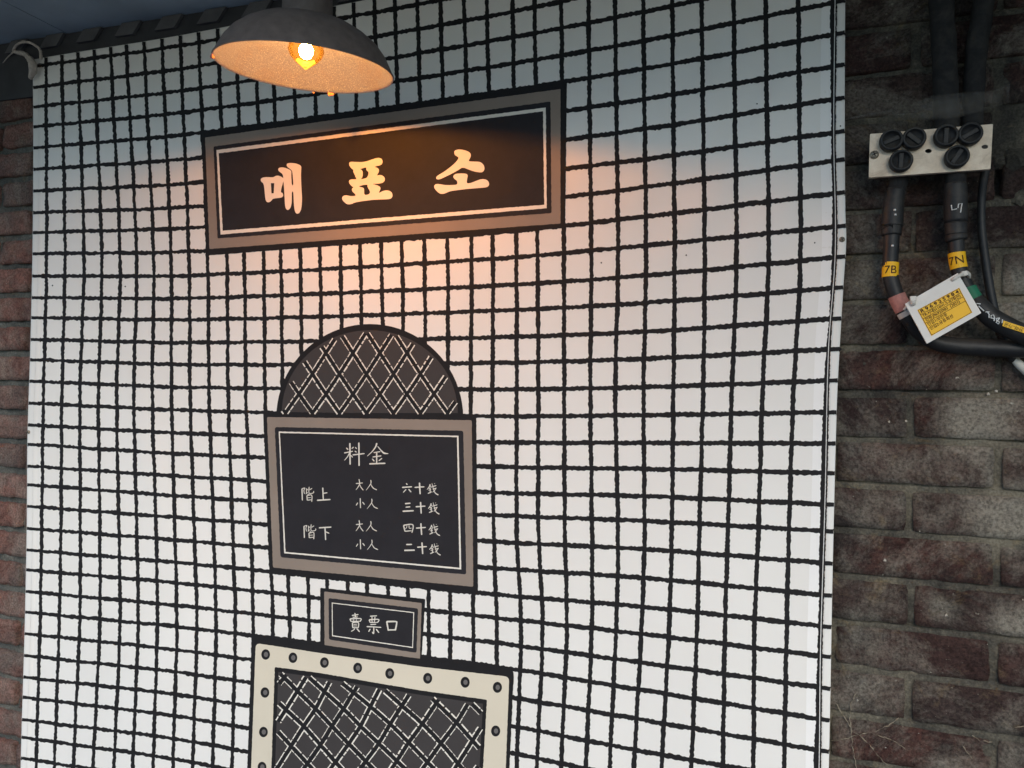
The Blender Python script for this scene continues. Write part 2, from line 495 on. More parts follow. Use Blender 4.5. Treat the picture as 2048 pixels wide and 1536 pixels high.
for c in range(-13, 17):
    z0 = z_ref + c * PITCH_Z
    for k in list(range(-6, 8)) + list(range(100, 108)):
        if k < 50: x0 = x_ref + (0 if c % 2 else PITCH_X / 2) + k * PITCH_X + .0055
        else: x0 = xl_joint + (0 if c % 2 == par_l else PITCH_X / 2) + (k - 104) * PITCH_X + .0055
        x1 = x0 + PITCH_X - .011
        if (k < 50) != (x0 > (xl_edge + xr_edge) / 2): continue
        seed += 1
        rr = random.Random(seed * 17)
        if x1 > xr_edge - .05 and x0 < xr_edge + .8:
            zc = z0 + BH / 2
            if c == 9 and x0 < hole_x1 and x1 > hole_x0:      # a half brick has broken out here
                x1 = min(x1, hole_x0) - .004
                if x1 - x0 < .03: continue
            make_brick(x0 + rr.uniform(-.003, .003), x1 + rr.uniform(-.003, .003), z0, z0 + BH, -.0012, M['brick_sooty'], seed, .7)
        elif x0 < xl_edge + .05 and x1 > xl_edge - .6:
            make_brick(x0 + rr.uniform(-.004, .004), x1 + rr.uniform(-.004, .004), z0 + .001, z0 + BH - .0035, .0005, M['brick_red'], seed, 1.5)
# rubble left in the broken brick's place
for px, py, s in ((2030, 322, .02), (2000, 322, .012), (2044, 395, .014)):
    c0 = at(px, py, .004)
    bm = bmesh.new(); bmesh.ops.create_icosphere(bm, subdivisions=2, radius=s)
    for v in bm.verts:
        v.co *= 1 + .5 * fbm(v.co.x * 70 + px, v.co.y * 70, v.co.z * 70, 3)
        v.co.y *= .7; v.co += c0
    bm_obj('mortar_lump', bm, M['mortar'], wall, origin=c0)
# pale flakes of lime clinging to the bricks
for k in range(30):
    px, py = random.uniform(1700, 2046), random.uniform(720, 1534)
    c0 = at(px, py, -.0035); s = random.choice((.0005, .0006, .0008, .0008, .0012, .002))
    bm = bmesh.new(); bmesh.ops.create_icosphere(bm, subdivisions=1, radius=s)
    for v in bm.verts:
        v.co *= 1 + .6 * random.uniform(-1, 1)
        v.co.y *= .5; v.co.z *= random.choice((.6, 1, 1.6)); v.co += c0
    bm_obj('lime_flake', bm, M['flake'], wall, origin=c0)

# ------------------------------------------------------------------ the banner
def cloth_w(X, Z):
    w = .006 * math.sin(7.5 * X + 4.1 * Z + .6) * math.sin(3.1 * Z - 2.2 * X + 1.3)
    w += .0045 * math.sin(13.0 * X - 3.0 * Z + 2.0) * (.5 + .5 * math.sin(2.3 * Z + 1.0))
    # soft slanting folds hang from the upper right corner
    s = (X - xr_edge) + (Z - 2.0) * -.75
    w += .003 * math.exp(-((X - xr_edge + .12) / .22) ** 2 - ((Z - 2.05) / .25) ** 2) * math.sin(48 * s)
    for (cx_, cz_, ang_, a_, wd_) in CREASES:
        d_ = (X - cx_) * math.cos(ang_) + (Z - cz_) * math.sin(ang_); l_ = -(X - cx_) * math.sin(ang_) + (Z - cz_) * math.cos(ang_)
        w += a_ * math.exp(-(d_ / wd_) ** 2 - (l_ / .3) ** 2)
    # puckers round the screws in the hems
    for (sx, sz, k) in SCREWS:
        d2 = ((X - sx) ** 2 + (Z - sz) ** 2) / .05 ** 2
        w -= .003 * math.exp(-d2) ; w += .0007 * math.exp(-d2 * .5) * math.sin((Z - sz) * 120)
    return w
SCREWS = [(at(1684, 479, -.012).x, at(1684, 479, -.012).z, 1), (at(57, 864, -.012).x, at(57, 864, -.012).z, 0)]
BASE = .018
CREASES = [(at(1520, 90).x, at(1520, 90).z, .6, .003, .02), (at(1560, 60).x, at(1560, 60).z, .7, -.002, .02), (at(1080, 1150).x, at(1080, 1150).z, .15, .0035, .05), (at(1250, 1350).x, at(1250, 1350).z, .1, -.004, .06), (at(1450, 1250).x, at(1450, 1250).z, -.1, .0035, .05), (at(1300, 620).x, at(1300, 620).z, .5, .0025, .04), (at(330, 980).x, at(330, 980).z, .3, .003, .04)]
def S(px, py, off=0.0):
    """point of the hanging cloth (raised by off) seen at a survey position"""
    Y = -BASE
    for _ in range(3):
        P = at(px, py, Y)
        Y = -BASE - cloth_w(P.x, P.z) - off
    return at(px, py, Y)

LE = ([100, 300, 500, 700, 870, 1050, 1250, 1450, 1600, 1900], [66, 67, 65.5, 61, 55.5, 54, 50, 44, 40, 32])
RE = ([-200, 0, 200, 420, 480, 560, 700, 800, 1000, 1200, 1400, 1536, 1900], [1692, 1690, 1689, 1690, 1692, 1687, 1678.5, 1673.5, 1668, 1663.5, 1660, 1657, 1648])
def left_x(y): return herm(*LE, y)
def right_x(y): return herm(*RE, y)
VY = [160, 525, 785, 1065, 1250, 1480]
VX = [[92,93,87,83.2,80.1,73.5],[124.4,129.8,123.8,121.8,118.3,110.6],[157.2,167.9,160,160.6,159.2,148.9],[190.4,203.6,197.1,199.5,199.5,188.7],
[223.9,240.2,233.4,238,239.8,230.2],[256,273.1,267.7,273.6,276.1,267.3],[291.2,307.3,304.5,312.2,314.5,307.8],[327.1,342.2,342.9,349.8,353.6,347.3],
[363.7,378.1,380.3,388.4,393.6,386.9],[400.6,415.4,418.1,427.2,432,426.7],[439,453.8,456.3,465.3,470.5,465.2],[475,488.7,491.7,501.6,506.2,504.5],
[513.5,527.3,530.1,539,545.8,546],[547,561.8,565,573,579.1,580],[588.5,600.8,604,612,618.1,619],[629.7,640.4,644,651,657,658],[671.5,681.1,685,692,697,698],
[711,720.9,725,731,736,736],[753,762.9,767,773,777,777],[794,804.4,808,813,817,816],[839,849.1,851,855,857.5,857],[885,895.4,896,899,900.6,900],
[932.5,943.1,941.4,944,946.7,946],[977,985.8,985,987.6,993.4,993],[1027.5,1032.8,1033.4,1033.5,1042,1035.2],[1071,1075.3,1076.8,1076.9,1085.3,1075.9],
[1124,1127.7,1128.5,1129.6,1133.8,1124.5],[1178.5,1182.6,1180.7,1183.9,1183.6,1174],[1232,1236,1230.7,1236,1232.4,1221.8],[1288,1292,1287,1289,1283.4,1270.7],
[1346,1349.2,1346.7,1343.6,1338.4,1326],[1405,1409.4,1406.1,1398.5,1394.3,1384.8],[1469,1472.8,1463.6,1455.8,1450.1,1446.4],[1533,1536.9,1525.1,1516.5,1509.2,1507.2],
[1598,1600.8,1587,1577.8,1573.6,1569],[1666,1668.2,1652.3,1644,1641.3,1634]]
HX = [110, 390, 980, 1290, 1650]
HY = [[127,86.4,-19,-93,-183],[169.4,132.9,31.9,-35,-119],[209.3,177.8,82.3,23,-55],[249.4,221.9,134.1,81.3,8.5],[292.1,266.7,186.2,137.1,72.1],
[335.8,316.2,242,198,135.4],[379.8,365.4,298,258,201.4],[423.8,412.8,354,318.2,267.4],[463.9,455,410,374.1,324],[506.9,502.5,465.9,433.3,389.3],
[551.9,550.5,518.1,490.9,455.3],[595.5,596.2,571.9,550.8,516.6],[635.9,639.2,621.7,605.6,577.2],[679.9,685.2,674.8,663.2,638.8],[721,729.2,725.6,717.3,699.1],
[764.3,774.9,778.7,774.2,761.4],[808.6,821.3,832.5,830.1,825],[852.5,867.3,884.3,885.9,886.9],[891.9,909.3,933.1,937.7,946.2],[935.8,954.3,984.8,992.6,1008.6],
[973.4,994,1029.8,1041.9,1062.1],[1016.7,1037.7,1082.7,1098.4,1126.3],[1061.1,1083.2,1135.3,1156.3,1190.2],[1104.5,1128.2,1187.9,1213.9,1253],
[1144.6,1169.5,1234.3,1268.7,1313],[1188.4,1214.8,1284.3,1326.3,1376.2],[1229.9,1257.5,1332,1381.1,1439.7],[1273.7,1304.5,1388,1440.7,1502.5],
[1317.7,1349.2,1444,1503.6,1566],[1361.5,1394.6,1498,1562,1629],[1402.4,1438.2,1550,1618,1692],[1447.5,1484.3,1603,1676,1755],[1484.1,1525.6,1655,1732,1818],[1526.8,1571,1708,1790,1880]]
for k in range(1, 5): HY.append([HY[33][q] + k * (43, 46, 52, 58, 63)[q] for q in range(5)])
def top_y(x): return herm(HX, HY[0], x) - 13 - .02 * x
BOT = 1800.0

banner = empty('fabric_banner', (at(860, 800, -BASE).x, -BASE, 1.0))
tag(banner, 'white fabric banner printed with a black tile grid and ticket window', 'banner')

NU, NV = 150, 150
vs, fs = [], []
for j in range(NV + 1):
    for i in range(NU + 1):
        u, v = i / NU, j / NV
        x = 66 + u * (1690 - 66)
        for _ in range(2):
            ty = top_y(x); y = ty + (BOT - ty) * v
            x = left_x(y) + u * (right_x(y) - left_x(y))
        vs.append(S(x, y))
for j in range(NV):
    for i in range(NU):
        a = j * (NU + 1) + i
        fs.append((a, a + NU + 1, a + NU + 2, a + 1))
n0 = len(vs)
ring = [i for i in range(NU + 1)] + [j * (NU + 1) + NU for j in range(1, NV + 1)] + [NV * (NU + 1) + i for i in range(NU - 1, -1, -1)] + [j * (NU + 1) for j in range(NV - 1, 0, -1)]
for r_ in ring: vs.append(vs[r_] + Vector((0, .0012, 0)))
for k in range(len(ring)):
    k2 = (k + 1) % len(ring)
    fs.append((ring[k], ring[k2], n0 + k2, n0 + k))
sheet = mesh_obj('fabric_sheet', vs, fs, M['cloth'], banner, smooth=True)
LAY = .00022

def ribbon(pts, hw, off, jit=0.0, step=2.4, taper_ends=True, dash=None):
    """flat printed ribbon along a picture polyline; returns verts, faces"""
    # resample
    P = [(float(a), float(b)) for a, b in pts]
    if not isinstance(hw, (list, tuple)): hw = [hw] * len(P)
    out = []
    for i in range(len(P) - 1):
        (x0, y0), (x1, y1) = P[i], P[i + 1]
        n = max(1, int(math.hypot(x1 - x0, y1 - y0) / step))
        for k in range(n):
            t = k / n
            out.append((x0 + (x1 - x0) * t, y0 + (y1 - y0) * t, hw[i] + (hw[i + 1] - hw[i]) * t))
    out.append((*P[-1], hw[-1]))
    vs, fs = [], []
    n = len(out)
    prev = False
    ja = jb = 0.0
    for i, (x, y, h) in enumerate(out):
        xa, ya, _ = out[max(0, i - 1)]; xb_, yb_, _ = out[min(n - 1, i + 1)]
        dx, dy = xb_ - xa, yb_ - ya; l = math.hypot(dx, dy) or 1
        nxv, nyv = -dy / l, dx / l
        if jit:
            ja = .1 * ja + jit * random.uniform(-1, 1); jb = .1 * jb + jit * random.uniform(-1, 1)
        hh = h
        if taper_ends and (i == 0 or i == n - 1): hh = h * .55
        vs.append(S(x + nxv * (hh + ja), y + nyv * (hh + ja), off)); vs.append(S(x - nxv * (hh + jb), y - nyv * (hh + jb), off))
        if i > 0 and not (dash and dash(i)):
            fs.append((2 * i - 2, 2 * i - 1, 2 * i + 1, 2 * i))
    return vs, fs

# tile grid ------------------------------------------------------------
parts = []
def vline(i, y): return herm(VY, VX[i], y)
def hline(j, x): return herm(HX, HY[j], x)
for i in range(len(VX)):
    pts = []
    x = VX[i][0]; y0 = top_y(x)
    for _ in range(3): x = vline(i, y0); y0 = top_y(x)
    y = max(y0 + .5, -120); hws = []
    while y < BOT - 1:
        x = vline(i, y) + .35 * math.sin(y * .047 + i * 3.3); pts.append((x, y)); hws.append(3.4 + 1.5 * x / 1690 + .3 * math.sin(y * .031 + i * 2.1) + .15 * math.sin(y * .11 + i)); y += 7
    mesh_obj('grid_line', *ribbon(pts, hws, LAY, .95, 2.8, False), M['ink'], banner)
for j in range(len(HY)):
    pts, hws = [], []
    x = left_x(hline(j, 70)) + .6; xe = right_x(hline(j, 1680)) - .6
    while x < xe:
        y = hline(j, x)
        if -130 < y < BOT - 4:
            pts.append((x, y + .35 * math.sin(x * .05 + j * 2.7))); hws.append(3.6 + 1.6 * x / 1690 + .3 * math.sin(x * .041 + j * 1.7) + .15 * math.sin(x * .13 + j))
        x += 7
    if len(pts) > 2:
        pts.append((xe, hline(j, xe))); hws.append(hws[-1])
        mesh_obj('grid_line', *ribbon(pts, hws, LAY * 1.25, 1.3, 2.8, False), M['ink'], banner)

# polygons on the cloth ---------------------------------------------------
def cut_project(polys, off, cell=14.0):
    """filled picture polygons (list of loops with holes) cut into small cells and laid on the cloth"""
    bm = bmesh.new()
    for loops in polys:
        tri = tessellate_polygon([[Vector((x, y, 0)) for x, y in lp] for lp in loops])
        flat = [p for lp in loops for p in lp]
        bv = [bm.verts.new((x, y, 0)) for x, y in flat]
        for t in tri:
            try: bm.faces.new([bv[i] for i in t])
            except ValueError: pass
    xs = [v.co.x for v in bm.verts]; ys = [v.co.y for v in bm.verts]
    for axis, lo, hi in ((0, min(xs), max(xs)), (1, min(ys), max(ys))):
        c = lo + cell
        while c < hi - 1:
            co = Vector((c, 0, 0)) if axis == 0 else Vector((0, c, 0))
            no = Vector((1, 0, 0)) if axis == 0 else Vector((0, 1, 0))
            bmesh.ops.bisect_plane(bm, geom=bm.verts[:] + bm.edges[:] + bm.faces[:], plane_co=co, plane_no=no, dist=1e-4)
            c += cell
    bm.verts.index_update()
    vs = [S(v.co.x, v.co.y, off) for v in bm.verts]
    fs = []
    for f in bm.faces:
        idx = [v.index for v in f.verts]
        a, b_, c_ = vs[idx[0]], vs[idx[1]], vs[idx[2]]
        nrm = (b_ - a).cross(c_ - a)
        fs.append(tuple(idx) if nrm.y < 0 else tuple(reversed(idx)))
    bm.free()
    return vs, fs

def rag(loop, amp, step=4.0):
    """break a loop's sides into short ragged steps"""
    out = []
    n = len(loop)
    for i in range(n):
        (x0, y0), (x1, y1) = loop[i], loop[(i + 1) % n]
        l = math.hypot(x1 - x0, y1 - y0); m = max(1, int(l / step))
        nxv, nyv = -(y1 - y0) / max(l, 1e-6), (x1 - x0) / max(l, 1e-6)
        for k in range(m):
            t = k / m; a = amp * random.uniform(-1, 1) if k else 0
            out.append((x0 + (x1 - x0) * t + nxv * a, y0 + (y1 - y0) * t + nyv * a))
    return out

def rounded(quad, r, n=5):
    out = []
    m = len(quad)
    for i in range(m):
        p, q, s = Vector(quad[i - 1]), Vector(quad[i]), Vector(quad[(i + 1) % m])
        a = q + (p - q).normalized() * r; b_ = q + (s - q).normalized() * r
        for k in range(n + 1):
            t = k / n
            v = a * (1 - t) ** 2 + q * 2 * t * (1 - t) + b_ * t * t
            out.append((v.x, v.y))
    return out

def chaikin(lp, it=2):
    for _ in range(it):
        o = []
        n = len(lp)
        for i in range(n):
            (x0, y0), (x1, y1) = lp[i], lp[(i + 1) % n]
            o += [(.75 * x0 + .25 * x1, .75 * y0 + .25 * y1), (.25 * x0 + .75 * x1, .25 * y0 + .75 * y1)]
        lp = o
    return lp

def quadprint(name, quad, off, mat, parent, r=2.5, amp=.35):
    vs, fs = cut_project([[rag(rounded(quad, r), amp)]], off)
    return mesh_obj(name, vs, fs, mat, parent)

def ring_print(name, outer, inner, off, mat, parent, amp=.4):
    vs, fs = cut_project([[rag(outer, amp), rag(inner, amp)]], off)
    return mesh_obj(name, vs, fs, mat, parent)

def strokes(name, data, org, sc, off, mat, parent, amp=.12):
    """brush strokes: (points, width) in enlarged picture units"""
    parts = []
    for k, (pts, w) in enumerate(data):
        P = [(org[0] + x * sc, org[1] + y * sc) for x, y in pts]
        if len(P) > 2:
            sp, _ = smooth_path([(x, y, 0) for x, y in P], 1, 4); P = [(v.x, v.y) for v in sp]
        ws = w if isinstance(w, (list, tuple)) else [w * 1.12] + [w * .92] * max(0, len(pts) - 2) + [w * 1.0]
        hw = []
        for q in range(len(P)):
            t = q / (len(P) - 1) * (len(ws) - 1); a = int(min(t, len(ws) - 2)) if len(ws) > 1 else 0
            hw.append((ws[a] + (ws[min(a + 1, len(ws) - 1)] - ws[a]) * (t - a)) * sc / 2)
        parts.append(ribbon(P, hw, off + k * .000012, amp * .5, 1.2, True))
    vs, fs = join(parts)
    return mesh_obj(name, vs, fs, mat, parent)

def chars(groups, org, sc, off, mat, parent):
    for g in groups: strokes('lettering', [(p, [q * .86 for q in w] if isinstance(w, list) else w * .86) for p, w in g], org, sc, off, M['letter_ink'], parent)

# name board -------------------------------------------------------------
L = LAY
board = quadprint('name_board', [(404, 263), (1134, 164.5), (1130, 456), (415, 511)], L * 2.4, M['ink'], banner, 2)
board['label'] = 'long dark signboard print with three Korean letters'
quadprint('board_frame', [(410, 275), (1121, 178), (1121, 447), (419, 498)], L * 3.4, M['taupe'], board, 2)
quadprint('board_panel', [(427, 293), (1101, 203), (1103, 426), (435, 477)], L * 4.4, M['ink_panel'], board, 3)
ring_print('board_line', [(433, 300), (1091.5, 215), (1093.5, 416.5), (441, 469)], [(437.5, 306.5), (1086, 222.5), (1088.5, 409.5), (445.5, 461.5)], L * 5.4, M['white_ink'], board, .35)
def T(pts, org, sc): return [(org[0] + x * sc, org[1] + y * sc) for x, y in pts]
mae_o, mae_s = (510, 310), 120 / 1418
mA = [(130,585),(150,545),(250,518),(430,530),(480,495),(540,485),(610,505),(670,545),(690,590),(665,640),(630,760),(605,885),(650,890),(668,940),(660,990),(600,1012),(420,1030),(390,1080),(340,1118),(290,1118),(255,1080),(240,1000),(225,820),(210,710),(190,660),(150,635)]
mAh = [(375,665),(455,665),(442,905),(390,905)]
mB = [(545,345),(560,308),(620,290),(700,297),(810,340),(852,372),(862,410),(855,480),(862,580),(868,690),(886,724),(907,700),(897,560),(884,400),(868,362),(815,318),(765,283),(748,245),(755,205),(800,190),(880,188),(970,200),(1060,235),(1095,270),(1090,340),(1085,500),(1095,750),(1112,1000),(1108,1150),(1090,1290),(1050,1370),(1000,1392),(955,1365),(930,1270),(918,1150),(912,1000),(905,880),(888,856),(871,880),(870,1000),(868,1130),(845,1240),(800,1295),(760,1300),(725,1265),(708,1180),(700,1000),(688,800),(672,620),(668,520),(650,450),(600,410),(560,380)]
pO = [(358,360),(370,315),(420,300),(560,308),(700,310),(830,285),(950,240),(1070,203),(1150,203),(1205,235),(1220,300),(1205,360),(1160,390),(1060,412),(1020,425),(1040,442),(1100,465),(1130,510),(1115,580),(1062,658),(1130,640),(1200,645),(1260,690),(1280,745),(1260,810),(1200,850),(1090,862),(950,868),(1020,885),(1110,915),(1160,950),(1165,1000),(1135,1060),(1118,1108),(1200,1060),(1280,1035),(1370,1035),(1440,1070),(1472,1130),(1470,1200),(1430,1245),(1350,1262),(1050,1268),(800,1295),(600,1325),(490,1350),(420,1388),(310,1392),(230,1330),(185,1270),(180,1220),(210,1175),(260,1160),(330,1165),(400,1182),(535,1175),(520,1130),(450,1070),(430,1020),(440,980),(478,956),(420,920),(370,860),(355,810),(370,765),(430,750),(558,753),(530,700),(500,620),(465,560),(475,510),(430,480),(380,420)]
pH1 = [(638,485),(700,470),(800,438),(798,490),(810,525),(855,560),(862,600),(840,670),(810,715),(720,740),(652,748),(695,710),(712,640),(710,560),(690,515)]
pH2 = [(608,938),(650,915),(750,890),(838,888),(830,930),(850,980),(885,1030),(897,1080),(880,1125),(820,1150),(747,1148),(745,1050),(745,985),(720,965),(660,950)]
s1 = [(680,250),(700,205),(770,180),(870,180),(980,205),(1070,245),(1105,290),(1110,350),(1085,410),(1040,480),(1180,490),(1330,490),(1400,530),(1450,600),(1460,680),(1430,745),(1370,770),(1200,745),(1050,690),(895,630),(800,700),(600,810),(420,895),(310,945),(240,945),(215,905),(250,850),(400,765),(560,650),(700,530),(770,450),(800,390),(770,360),(700,325)]
s2 = [(655,880),(670,840),(720,800),(880,790),(1000,800),(1030,840),(1015,930),(1005,1010),(1015,1050),(1120,1035),(1260,975),(1380,935),(1480,940),(1550,980),(1580,1050),(1570,1110),(1510,1150),(1310,1165),(1000,1190),(800,1215),(580,1245),(500,1280),(420,1315),(320,1315),(230,1240),(170,1160),(170,1110),(200,1070),(250,1060),(340,1070),(450,1090),(620,1090),(765,1080),(765,1010),(745,970),(690,935)]
po, ps = (670, 300), 130 / 1664
so, ss = (855, 285), 140 / 1792
for k, polys in enumerate(([[chaikin(T(mA, mae_o, mae_s)), T(mAh, mae_o, mae_s)]], [[chaikin(T(mB, mae_o, mae_s))]],
              [[chaikin(T(pO, po, ps)), chaikin(T(pH1, po, ps)), chaikin(T(pH2, po, ps))]],
              [[chaikin(T(s1, so, ss))], [chaikin(T(s2, so, ss))]])):
    vs, fs = cut_project(polys, L * 5.5 + k * .00002)
    mesh_obj('lettering', vs, fs, M['white_ink'], board)

# arched lattice -----------------------------------------------------------
def ell(cx, cy, a, b_, n=40): return [(cx + a * math.cos(math.pi * (1 + k / n)), cy + b_ * math.sin(math.pi * (1 + k / n))) for k in range(n + 1)]
vs, fs = cut_project([[ell(739.5, 836, 187, 188)]], L * 2.2)
arch = mesh_obj('arch_grille', vs, fs, M['ink'], banner)
arch['label'] = 'half round grille print with diamond lattice'
vs, fs = cut_project([[ell(739.5, 826, 176, 165.5)]], L * 3.1)
mesh_obj('grille_backing', vs, fs, M['lattice_grey'], arch)
def lattice(lines, inside, off, parent, hw=3.6):
    blk, hi = [], []
    for pts in lines:
        # fine samples kept only inside the opening
        sp, _ = smooth_path([(x, y, 0) for x, y in pts], 1, 14)
        run = []
        runs = []
        for v in sp:
            if inside(v.x, v.y): run.append((v.x, v.y))
            else:
                if len(run) > 2: runs.append(run)
                run = []
        if len(run) > 2: runs.append(run)
        for rn in runs:
            blk.append(ribbon(rn, hw, off + len(blk) * .000006, .4, 2.2, False))
            for side in (-1, 1):
                for seg in range(0, len(rn) - 1, 1):
                    pass
                d = hw + 1.3
                op = []
                for q, (x, y) in enumerate(rn):
                    xa, ya = rn[max(0, q - 1)]; xb_, yb_ = rn[min(len(rn) - 1, q + 1)]
                    l = math.hypot(xb_ - xa, yb_ - ya) or 1
                    op.append((x - (yb_ - ya) / l * d * side, y + (xb_ - xa) / l * d * side))
                bold = random.choice((.65, .85, 1.0, 1.1, 1.5))
                state = {'on': True, 'n': random.randint(4, 12)}
                def dash(i, st=state, bold=bold):
                    st['n'] -= 1
                    if st['n'] <= 0:
                        st['on'] = not st['on']
                        st['n'] = random.randint(4, 14) if st['on'] else random.randint(1, 2)
                    return not st['on']
                hi.append(ribbon(op, bold, off - .00004 + len(hi) * .000004, .3, 1.6, False, dash))
    # dark bars lie over the pale edges where they cross
    v1, f1 = join(hi); mesh_obj('grille_highlight', v1, f1, M['white_ink'], parent)
    v2, f2 = join([([p + Vector((0, -.0004, 0)) for p in v], f) for v, f in blk]); mesh_obj('grille_bars', v2, f2, M['ink'], parent)
rows = [622, 664, 706, 748, 788, 826, 864]
lines = []
for k in range(-5, 6):
    lines.append([(733 + 54 * k + (q - 1) * 26.9, rows[q] - .0006 * abs(733 + 54 * k + (q - 1) * 26.9 - 733) ** 1.6 * .35) for q in range(7)])
    lines.append([(733 + 54 * k - (q - 1) * 26.9, rows[q] - .0006 * abs(733 + 54 * k - (q - 1) * 26.9 - 733) ** 1.6 * .35) for q in range(7)])
lattice(lines, lambda x, y: y < 827 and ((x - 739.5) / 173) ** 2 + ((y - 826) / 162) ** 2 < 1, L * 4.2, arch, 3.3)

# price board -----------------------------------------------------------------
price = quadprint('price_board', [(526, 823.5), (952.5, 829), (956, 1184), (540, 1143.5)], L * 3.6, M['ink'], banner, 2)
price['label'] = 'square dark price board print with Chinese characters'
quadprint('board_frame', [(534, 834), (943.5, 840.5), (946.5, 1173.5), (546, 1135)], L * 4.4, M['taupe'], price, 3)
quadprint('board_panel', [(549.5, 854), (926.5, 861.5), (932.5, 1149), (561, 1114.5)], L * 5.2, M['ink_panel'], price, 5)
ring_print('board_line', [(557.5, 863), (917, 871.5), (922.5, 1139), (568.5, 1106.5)], [(559.8, 865.8), (914, 874.3), (919, 1135.5), (571, 1103.8)], L * 6.0, M['white_ink'], price, .22)
OF = L * 6.1
o1, c1 = (680, 875), 105 / 2048
chars([[([(385,215),(395,1060)],60),([(245,400),(320,480)],50),([(530,370),(455,440)],45),([(160,605),(505,535)],45),([(370,600),(300,740),(170,895)],[45,40,25]),
    ([(420,690),(500,780)],40),([(590,380),(655,440)],45),([(575,530),(650,575)],45),([(490,680),(960,625)],50),([(735,195),(745,1110)],60)],
    [([(1435,215),(1400,340),(1280,520),(1060,730)],[75,62,45,26]),([(1465,340),(1600,500),(1720,610),(1890,630)],[30,48,75,24]),([(1310,590),(1575,550)],40),
    ([(1270,760),(1615,715)],45),([(1430,590),(1430,1000)],55),([(1255,830),(1340,930)],50),([(1640,810),(1510,910)],45),([(1140,1030),(1770,1005)],60)]], o1, c1, OF, M['white_ink'], price)
kai = [([(105,205),(115,485)],28),([(100,210),(175,190),(150,250),(165,330)],22),([(215,195),(210,330)],22),([(210,240),(250,222)],20),([(195,330),(240,290)],20),
    ([(275,160),(270,300),(320,318),(380,300),(378,262)],22),([(345,195),(285,235)],20),([(262,325),(235,365)],20),([(222,365),(230,485)],24),([(222,370),(335,358),(335,515)],26),([(235,420),(320,415)],16),([(235,478),(330,465)],22)]
def shift(st, dx, dy): return [([(x + dx, y + dy) for x, y in p], w) for p, w in st]
o2, c2 = (595, 960), 80 / 945
chars([kai, shift(kai, 48, 885), [([(595,180),(610,470)],30),([(610,315),(705,300)],26),([(460,480),(780,460)],34)],[([(505,1130),(800,1112)],32),([(650,1130),(665,1420)],30),([(670,1225),(750,1260)],26)]], o2, c2, OF, M['white_ink'], price)
da = [([(818,628),(878,622)],8),([(845,590),(850,630),(835,660),(818,683)],[9,9,7,4]),([(850,632),(862,660),(882,685)],[5,8,9])]
ren = [([(945,597),(945,630),(905,685)],[10,8,4]),([(945,632),(965,665),(998,682)],[5,9,9])]
xiao = [([(855,752),(858,838)],9),([(835,790),(820,815)],8),([(875,785),(892,808)],9)]
o3, c3 = (520, 820), 460 / 1963
chars([da, ren, xiao, shift(ren, 8, 160), shift(da, 0, 350), shift(ren, 0, 351), shift(xiao, 1, 351), shift(ren, 9, 510)], o3, c3, OF, M['white_ink'], price)
shi = [([(318,185),(500,172)],24),([(408,95),(422,312)],28)]
qian = [([(605,125),(595,165),(550,225)],[26,22,12]),([(605,150),(637,185)],14),([(580,205),(625,190)],14),([(575,237),(628,224)],14),([(605,190),(610,290)],18),([(565,298),(640,265)],18),
    ([(640,105),(665,200),(700,285),(760,325)],[10,16,18,26]),([(645,172),(722,150)],18),([(655,217),(725,195)],16),([(720,190),(690,240),(655,275)],14),([(685,110),(697,120)],16)]
liu = [([(160,110),(185,135)],24),([(85,185),(270,172)],26),([(160,220),(105,280)],[22,18]),([(205,215),(255,275)],24)]
rest = [([(140,488),(242,478)],26),([(150,552),(238,545)],22),([(95,628),(303,618)],28),
    ([(112,890),(140,1005)],24),([(112,890),(285,878),(268,1030)],24),([(175,895),(170,930),(145,955)],15),([(215,890),(220,945),(262,940)],15),([(140,1000),(262,990)],20),
    ([(160,1248),(270,1245)],26),([(125,1357),(323,1352)],30)]
o4, c4 = (795, 955), 95 / 884
chars([liu, shi, qian, rest[:3], rest[3:8], rest[8:], shift(shi, 20, 360), shift(qian, 20, 357), shift(shi, 27, 757), shift(qian, 30, 757), shift(shi, 47, 1113), shift(qian, 42, 1120)], o4, c4, OF, M['white_ink'], price)

